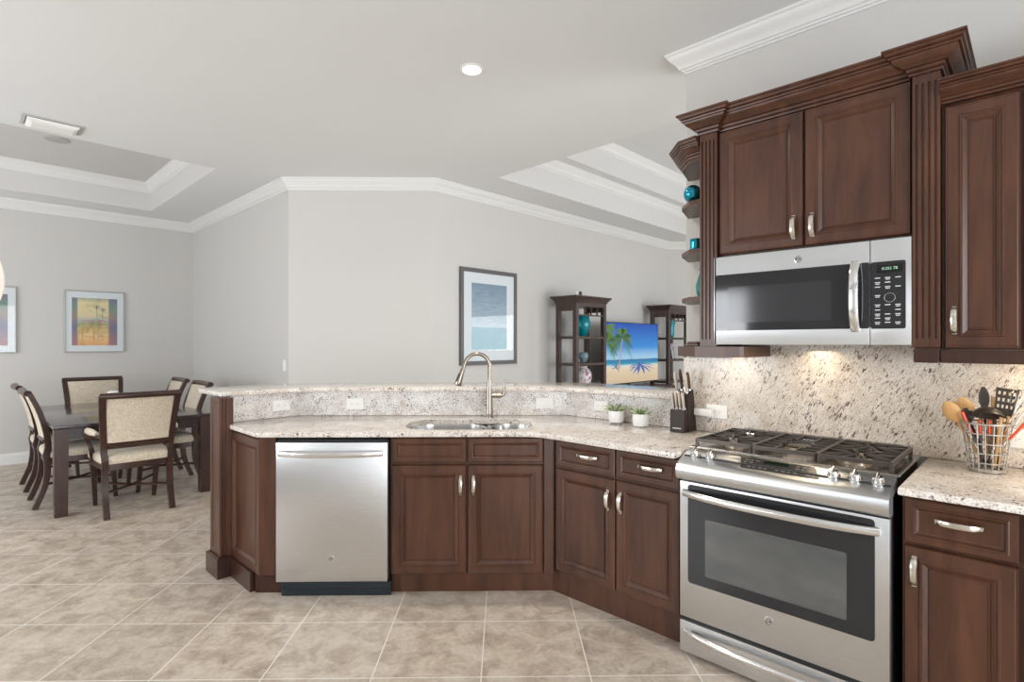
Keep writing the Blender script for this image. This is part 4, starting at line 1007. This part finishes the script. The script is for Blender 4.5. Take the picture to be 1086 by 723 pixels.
t = thing('media_console', 'W', 6.7, 4.08, 0, 'low dark media console under the television', 'console')
obj('cabinet_box', M().box(5.94, 7.46, 3.86, 4.32, .08, .76, .004), GREYWOOD, t); obj('console_top', M().box(5.92, 7.48, 3.84, 4.34, .76, .79, .006), GREYWOOD, t)
obj('plinth', M().box(5.98, 7.42, 3.90, 4.30, 0, .08), GREYWOOD, t, 0)
for k in range(3): d = obj('door', M().panel(5.95 + k * .505, 6.44 + k * .505, .10, .74, 3.844, [(0, .003), (.003, 0), (.05, 0), (.058, .008)], .016), GREYWOOD, t, 0); obj('knob', M().lathe_y([(.012, 0), (.014, -.02), (.004, -.024)], (6.40 + k * .505, 3.844, .45), 12), NICKEL, d)
def tv_screen():
    m, t, p = mat('television_picture'); tc = t.nodes.new('ShaderNodeTexCoord'); sx = t.nodes.new('ShaderNodeSeparateXYZ'); t.links.new(tc.outputs['Generated'], sx.inputs[0])
    n = nd(t, 'ShaderNodeTexNoise', Scale=5.0, Detail=5.0); mp = coords(t, (1, 1, 4), out='Generated'); t.links.new(mp.outputs[0], n.inputs[0])
    ad = nd(t, 'ShaderNodeMath', operation='MULTIPLY_ADD'); ad.inputs[1].default_value = .03; t.links.new(n.outputs[0], ad.inputs[0]); t.links.new(sx.outputs[2], ad.inputs[2])
    v = ramp(t, ad.outputs[0], [(0, (.62, .47, .30)), (.22, (.72, .58, .40)), (.29, (.75, .66, .52)), (.31, (.45, .62, .66)), (.335, (.02, .28, .45)), (.40, (.01, .16, .38)), (.415, (.35, .58, .74)), (.47, (.30, .55, .78)), (.62, (.03, .25, .66)), (1, (.0, .07, .42))])
    t.links.new(v.outputs[0], p.inputs['Emission Color']); p.inputs['Emission Strength'].default_value = .9; p.inputs['Base Color'].default_value = (.01, .01, .01, 1); p.inputs['Roughness'].default_value = .15; return m
TVA, TB0, TB1, TZ0, TZ1 = 4.10, 5.985, 7.376, .845, 1.69
t = thing('television', 'W', 6.68, TVA + .02, .79, 'flat television showing a palm tree on a beach', 'television')
obj('bezel', M().box(TB0, TB1, TVA, TVA + .045, TZ0, TZ1, .004), BLKPLAST, t)
scr = obj('screen', M().box(TB0 + .010, TB1 - .010, TVA - .0015, TVA - .0002, TZ0 + .014, TZ1 - .010), tv_screen(), t, 0)
obj('stand', M().box(6.35, 7.0, TVA - .08, TVA + .14, .7905, .803, .003).box(6.62, 6.74, TVA + .01, TVA + .04, .803, .86), plain('tv_stand', (.3, .3, .32), .3, .8), t)
def emis(name, col, st=1.0):
    m, t_, p = mat(name); p.inputs['Base Color'].default_value = (.01, .01, .01, 1); p.inputs['Emission Color'].default_value = (*col, 1); p.inputs['Emission Strength'].default_value = st; return m
random.seed(11)
def frond(m, cx, cz, an, L, droop, w=.045, n=12, v=TVA - .0018):
    pts = []
    for k in range(n + 1):
        q = k / n; pts.append((cx + math.cos(an) * L * q, cz + math.sin(an) * L * q - droop * L * q * q))
    for k in range(1, n):
        x, z = pts[k]; dx, dz = pts[k + 1][0] - pts[k - 1][0], pts[k + 1][1] - pts[k - 1][1]; l = math.hypot(dx, dz); dx, dz = dx / l, dz / l
        ww = w * (1 - abs(2 * k / n - .9)) + .015
        for sg in (-1, 1):
            tx, tz = x + (-dz * sg * .75 + dx * .6) * ww, z + (dx * sg * .75 + dz * .6 - .35) * ww
            q_ = [(x - dx * .009, z - dz * .009), (x + dx * .012, z + dz * .012), (tx, tz)]
            q_ = [(min(max(a, TB0 + .011), TB1 - .011), min(max(b, TZ0 + .016), TZ1 - .012)) for a, b in q_]
            try: m.loops([[(a, v, b) for a, b in q_], [(a, v - .0005, b) for a, b in q_]])
            except ValueError: pass
lv, lv2, tk = M(), M(), M()
for cx, cz, L in ((6.40, 1.47, .30), (6.03, 1.40, .30)):
    for k in range(11):
        an = -0.5 + k * 4.2 / 10 + random.uniform(-.1, .1)
        frond(lv if k % 2 else lv2, cx, cz, an, L * random.uniform(.8, 1.1), .55, .07)
for k in range(5): frond(lv2, 6.02, 1.62, -.9 + k * .35, .24, .4)
obj('palm_fronds_dark', lv, emis('frond_dark', (.025, .08, .008)), scr, 0); obj('palm_fronds_light', lv2, emis('frond_light', (.10, .19, .015)), scr, 0)
def ribbon(m, pts, w, v=TVA - .0017):
    l1 = [(x - w_, z) for (x, z), w_ in zip(pts, w)]; l2 = [(x + w_, z) for (x, z), w_ in zip(pts, w)][::-1]
    m.loops([[(x, v, z) for x, z in l1 + l2], [(x, v - .0004, z) for x, z in l1 + l2]])
ribbon(tk, [(6.30, 1.02), (6.33, 1.15), (6.36, 1.30), (6.40, 1.47)], [.016, .012, .011, .010])
obj('palm_trunk', tk, emis('trunk_screen', (.42, .28, .14)), scr, 0)
sh = M()
for k in range(13):
    an = 2 * PI * k / 13 + .2; L_s = .42 * (1 if math.cos(an) > 0 else .7)
    ex, ez = 6.85 + L_s * math.cos(an), 1.10 + .09 * math.sin(an) - .05
    ex = min(ex, TB1 - .03); mx_, mz_ = (6.85 + ex) / 2 + random.uniform(-.02, .02), (1.10 + ez) / 2 + .012
    ribbon(sh, [(6.85 + (mx_ - 6.85) * .1, 1.098), (mx_, mz_), (ex, ez)], [.012, .036, .004])
for k in range(7):
    an = 2 * PI * k / 7 + .5; ribbon(sh, [(6.24, 1.09), (6.24 + .08 * math.cos(an), 1.09 + .025 * math.sin(an)), (6.24 + .17 * math.cos(an), 1.085 + .04 * math.sin(an))], [.01, .022, .003])
obj('palm_shadow', sh, emis('shadow_screen', (.05, .12, .36)), scr, 0)

# ------------------------------------------------------------------ dining set
TBX0, TBX1, TBY0, TBY1, TH = .575, 1.745, 5.66, 7.60, .742
t = thing('dining_table', 'W', 1.16, 6.63, 0, 'large dark glossy wooden dining table', 'table')
obj('tabletop', M().slab(ccw(TBX0, TBX1, TBY0, TBY1), TH - .032, TH, .006), TABLEW, t)
ap = M(); i_ = .05
ap.box(TBX0 + i_, TBX1 - i_, TBY0 + i_ - .01, TBY0 + i_ + .015, TH - .125, TH - .0325).box(TBX0 + i_, TBX1 - i_, TBY1 - i_ - .015, TBY1 - i_ + .01, TH - .125, TH - .0325)
ap.box(TBX0 + i_ - .01, TBX0 + i_ + .015, TBY0 + i_ + .016, TBY1 - i_ - .016, TH - .125, TH - .0325).box(TBX1 - i_ - .015, TBX1 - i_ + .01, TBY0 + i_ + .016, TBY1 - i_ - .016, TH - .125, TH - .0325)
obj('apron', ap, TABLEW, t, 0)
for x in (TBX0 + .055, TBX1 - .055):
    for y in (TBY0 + .055, TBY1 - .055):
        rings = []
        for hw, z in ((.042, 0), (.044, .2), (.047, TH - .033)): rings.append([(x - hw, y - hw, z), (x + hw, y - hw, z), (x + hw, y + hw, z), (x - hw, y + hw, z)])
        obj('leg', M().loops(rings), WOODD, t, 0)

def rect_sweep(pts, ws, ts):     # members whose section has width ws (x) and thickness ts in the y-z plane normal
    rings = []; n = len(pts)
    for i, (x, y, z) in enumerate(pts):
        a = Vector(pts[max(i - 1, 0)]); b = Vector(pts[min(i + 1, n - 1)]); d = (b - a).normalized(); nn = Vector((0, d.z, -d.y)).normalized() if abs(d.z) + abs(d.y) > 1e-6 else Vector((0, 1, 0))
        w, th = ws[i] / 2, ts[i] / 2; p = Vector((x, y, z))
        rings.append([tuple(p + Vector((-w, 0, 0)) - nn * th), tuple(p + Vector((w, 0, 0)) - nn * th), tuple(p + Vector((w, 0, 0)) + nn * th), tuple(p + Vector((-w, 0, 0)) + nn * th)])
    return M().loops(rings)
def bez(P, n=14):
    out = []
    for i in range(len(P) - 1):
        p0 = Vector(P[max(i - 1, 0)]); p1 = Vector(P[i]); p2 = Vector(P[i + 1]); p3 = Vector(P[min(i + 2, len(P) - 1)])
        for k in range(n // (len(P) - 1) + 1):
            t_ = k / (n // (len(P) - 1) + 1)
            out.append(tuple(.5 * ((2 * p1) + (-p0 + p2) * t_ + (2 * p0 - 5 * p1 + 4 * p2 - p3) * t_ ** 2 + (-p0 + 3 * p1 - 3 * p2 + p3) * t_ ** 3)))
    out.append(tuple(P[-1])); return out
def chair(name, lab, W_, arms, cat='chair'):
    t = thing(name, None, 0, 0, 0, lab, cat)
    hw = W_ / 2
    # stile + rear leg: one continuous S curve on each side
    stile = bez([(0, -.225, .44), (0, -.212, .54), (0, -.232, .68), (0, -.275, .84), (0, -.335, .985)], 18)
    leg = bez([(0, -.225, .46), (0, -.215, .34), (0, -.235, .18), (0, -.30, 0)], 12)
    for sg in (-1, 1):
        n = len(stile)
        pts = [(sg * (hw - .045 + .035 * (max(z - .45, 0) / .54)), y, z) for x, y, z in stile]
        obj('back_stile', rect_sweep(pts, [.040 + .008 * i / n for i in range(n)], [.048 - .014 * i / n for i in range(n)]), WOODD, t, 50)
        pts = [(sg * (hw - .045), y, z) for x, y, z in leg]
        obj('leg', rect_sweep(pts, [.042] * len(leg), [.048 - .010 * i / len(leg) for i in range(len(leg))]), WOODD, t, 50)
        pts = [(sg * (hw - .035 - .02 * q), .235 + .03 * q, .385 * (1 - q) + .0) for q in [k / 6 for k in range(7)]]
        obj('leg', rect_sweep(pts, [.042 - .012 * k / 6 for k in range(7)], [.042 - .012 * k / 6 for k in range(7)]), WOODD, t, 50)
    # rolled top rail
    rl_ = []
    for k in range(11):
        q = k / 10 * 2 - 1; rl_.append((q * (hw + .008), -.345 - .018 * (1 - q * q), .987))
    obj('top_rail', M().tube(rl_, .025, 12, 1.15, up=(0, 0, 1)), WOODD, t)
    obj('lower_rail', M().tube([(-hw + .05, -.226, .575), (0, -.236, .575), (hw - .05, -.226, .575)], .027, 4, .9), WOODD, t, 0)
    # upholstered back panel following the curve
    rows = []
    for k in range(9):
        q = k / 8; z = .60 + q * .368; y = -.222 - .098 * (q ** 1.35); w_ = hw - .064 + .035 * ((z - .45) / .54)
        rows.append((y, z, w_))
    m = M(); rings = []
    for y, z, w_ in rows: rings.append([(-w_, y - .010, z), (-w_ * .9, y - .022, z), (0, y - .030, z), (w_ * .9, y - .022, z), (w_, y - .010, z), (w_, y + .010, z), (w_ * .9, y + .020, z), (0, y + .026, z), (-w_ * .9, y + .020, z), (-w_, y + .010, z)])
    m.loops(rings); obj('back_cushion', m, FAB, t, 60)
    # seat
    sp_ = rrect(-hw, hw, -.235, .275, .05, 5); fr_ = [(x * (1.0 if y > 0 else .90), y) for x, y in sp_]
    obj('seat_frame', M().loops([[(x * .97, y * .97, z) for x, y in fr_] for z in (.375, .425)]), WOODD, t)
    rings = []
    for sc_, z in ((.985, .4255), (1.01, .440), (1.01, .465), (.98, .485), (.90, .497), (.55, .505)): rings.append([(x * sc_, y * sc_, z) for x, y in fr_])
    obj('seat_cushion', M().loops(rings), FAB, t, 60)
    sm = M()
    sm.tube([(-hw + .05, -.232, .20), (0, .015, .185), (hw - .052, .255, .20)], .011, 6, 1.0); sm.tube([(hw - .05, -.232, .20), (0, .015, .187), (-hw + .052, .255, .20)], .011, 6, 1.0)
    obj('cross_stretcher', sm, WOODD, t)
    if arms:
        for sg in (-1, 1):
            apts = bez([(sg * (hw - .01), -.235, .66), (sg * (hw + .03), -.08, .645), (sg * (hw + .035), .04, .655), (sg * (hw + .03), .09, .62), (sg * (hw + .0), .10, .53), (sg * (hw - .01), .06, .42)], 15)
            obj('arm', rect_sweep(apts, [.034] * len(apts), [.026] * len(apts)), WOODD, t, 50)
            pp = [(sg * (hw + .005), -.20, .675), (sg * (hw + .02), -.12, .682), (sg * (hw + .033), .02, .682), (sg * (hw + .036), .075, .668)]
            obj('arm_pad', M().tube(pp, [.020, .028, .028, .018], 12, .8, up=(0, 0, 1)), FAB, t)
    return t
host = chair('dining_armchair', 'upholstered armchair with its back to the camera at the near end of the table', .545, True)
host.location = (1.10, 5.63, 0)
h2 = copy_tree(host); h2.location = (1.17, 7.61, 0); h2.rotation_euler = (0, 0, PI)
h2['label'] = 'upholstered chair facing the camera at the far end of the table'
sd = chair('dining_chair', 'curved side chair on the left of the table, the nearer of the two', .50, False)
sd.location = (.80, 6.30, 0); sd.rotation_euler = (0, 0, -PI / 2)
for X, Y, rz, lab in ((.80, 7.08, -PI / 2, 'curved side chair on the left of the table, the farther of the two'),
                      (1.50, 6.30, PI / 2, 'curved side chair on the right of the table, the nearer one beside the bar'),
                      (1.50, 7.08, PI / 2, 'curved side chair on the right of the table, the farther one')):
    c_ = copy_tree(sd); c_.location = (X, Y, 0); c_.rotation_euler = (0, 0, rz); c_['label'] = lab
lathe_thing('white_candle', 1.155, 6.75, TH + .062, [(.045, 0), (.047, .004), (.047, .115), (.040, .118), (.038, .108), (.002, .106)], CERAM, 'white candle raised on a dark stand in the middle of the dining table', 'candle')
lathe_thing('candle_stand', 1.155, 6.75, TH + .0005, [(.085, 0), (.085, .008), (.02, .018), (.015, .04), (.05, .055), (.055, .061), (.002, .061)], WOODD, 'low dark candle stand in the middle of the dining table', 'candle stand')

# ------------------------------------------------------------------ ceiling fixtures
EM, et, ep_ = mat('lamp_lens'); ep_.inputs['Emission Color'].default_value = (1, .95, .86, 1); ep_.inputs['Emission Strength'].default_value = 6.0
t = thing('recessed_light', None, 2.205, 2.475, CZ, 'round recessed ceiling light glowing over the counter', 'ceiling light')
obj('trim_ring', M().lathe([(.072, -.0005), (.074, -.006), (.060, -.010), (.054, -.006), (.054, -.0005)], seg=32), WHITEPL, t); obj('lens', M().lathe([(.0535, -.0008), (.0535, -.005), (.002, -.006)], seg=32), EM, t)
area('recessed_lamp', (2.205, 2.475, CZ - .02), (0, 0, -1), .1, .1, 14, (1, .9, .76), 150)
t = thing('ceiling_vent', 'W', .547, 5.395, CZ, 'white rectangular air vent in the ceiling', 'vent')
obj('vent_frame', M().loops([[(x, y, z) for x, y in rrect(.365 + i, .728 - i, 5.27 + i, 5.52 - i, .004, 2)] for i, z in ((0, CZ - .0005), (.0, CZ - .006), (.022, CZ - .008), (.022, CZ - .002))], cap1=False), plain('vent_grey', (.50, .50, .49), .5), t)
obj('louver', M().loops([[(.395 + i, 5.30 + i, z), (.700 - i, 5.30 + i, z), (.700 - i, 5.50 - i, z), (.395 + i, 5.50 - i, z)] for i, z in ((0, CZ - .009), (.004, CZ - .022), (.030, CZ - .034))]), WHITEPL, t, 0)
single('ceiling_speaker', M().lathe([(.10, -.0005), (.10, -.006), (.09, -.009), (.002, -.009)], seg=32), plain('speaker_grille', (.47, .455, .44), .7), 'round grey speaker grille in the raised dining ceiling', 'speaker', origin=(.735, 6.91, 3.40))
t = thing('pendant_lamp', None, *(lambda p: (p[0], p[1]))(yl(-2.315, 2.46)), 1.545, 'frosted glass pendant shade just entering at the left edge', 'lamp')
GLO, glt, glp = mat('opal_glass'); glp.inputs['Base Color'].default_value = (.90, .84, .76, 1); glp.inputs['Roughness'].default_value = .12; glp.inputs['Emission Color'].default_value = (1, .9, .78, 1); glp.inputs['Emission Strength'].default_value = .25
obj('glass_shade', M().lathe([(.04, 0)] + [(.04 + .034 * math.sin(PI * k / 12) ** .8, .015 + .26 * k / 12) for k in range(1, 12)] + [(.036, .275), (.03, .285)], seg=32), GLO, t)
obj('cap', M().lathe([(.036, .285), (.036, .30), (.012, .33)], seg=20), BRONZE, t)
obj('rod', M().lathe([(.006, .33), (.006, CZ - 1.545 - .026)], seg=10), BRONZE, t)
obj('canopy', M().lathe([(.02, CZ - 1.545 - .026), (.06, CZ - 1.545 - .015), (.06, CZ - 1.545 - .001)], seg=24), BRONZE, t)

# under-cabinet and hood lamps
area('under_cabinet_lamp', (2.80, -.05, 1.375), (0.15, 0, -1), .5, .05, 3.0, (1, .80, .55))
area('hood_lamp', (2.72, .76, 1.395), (-0.1, 0, -1), .45, .10, 1.3, (1, .80, .55))
area('under_cabinet_lamp', (2.85, 1.17, 1.335), (0.1, 0, -1), .25, .05, .45, (1, .82, .6))
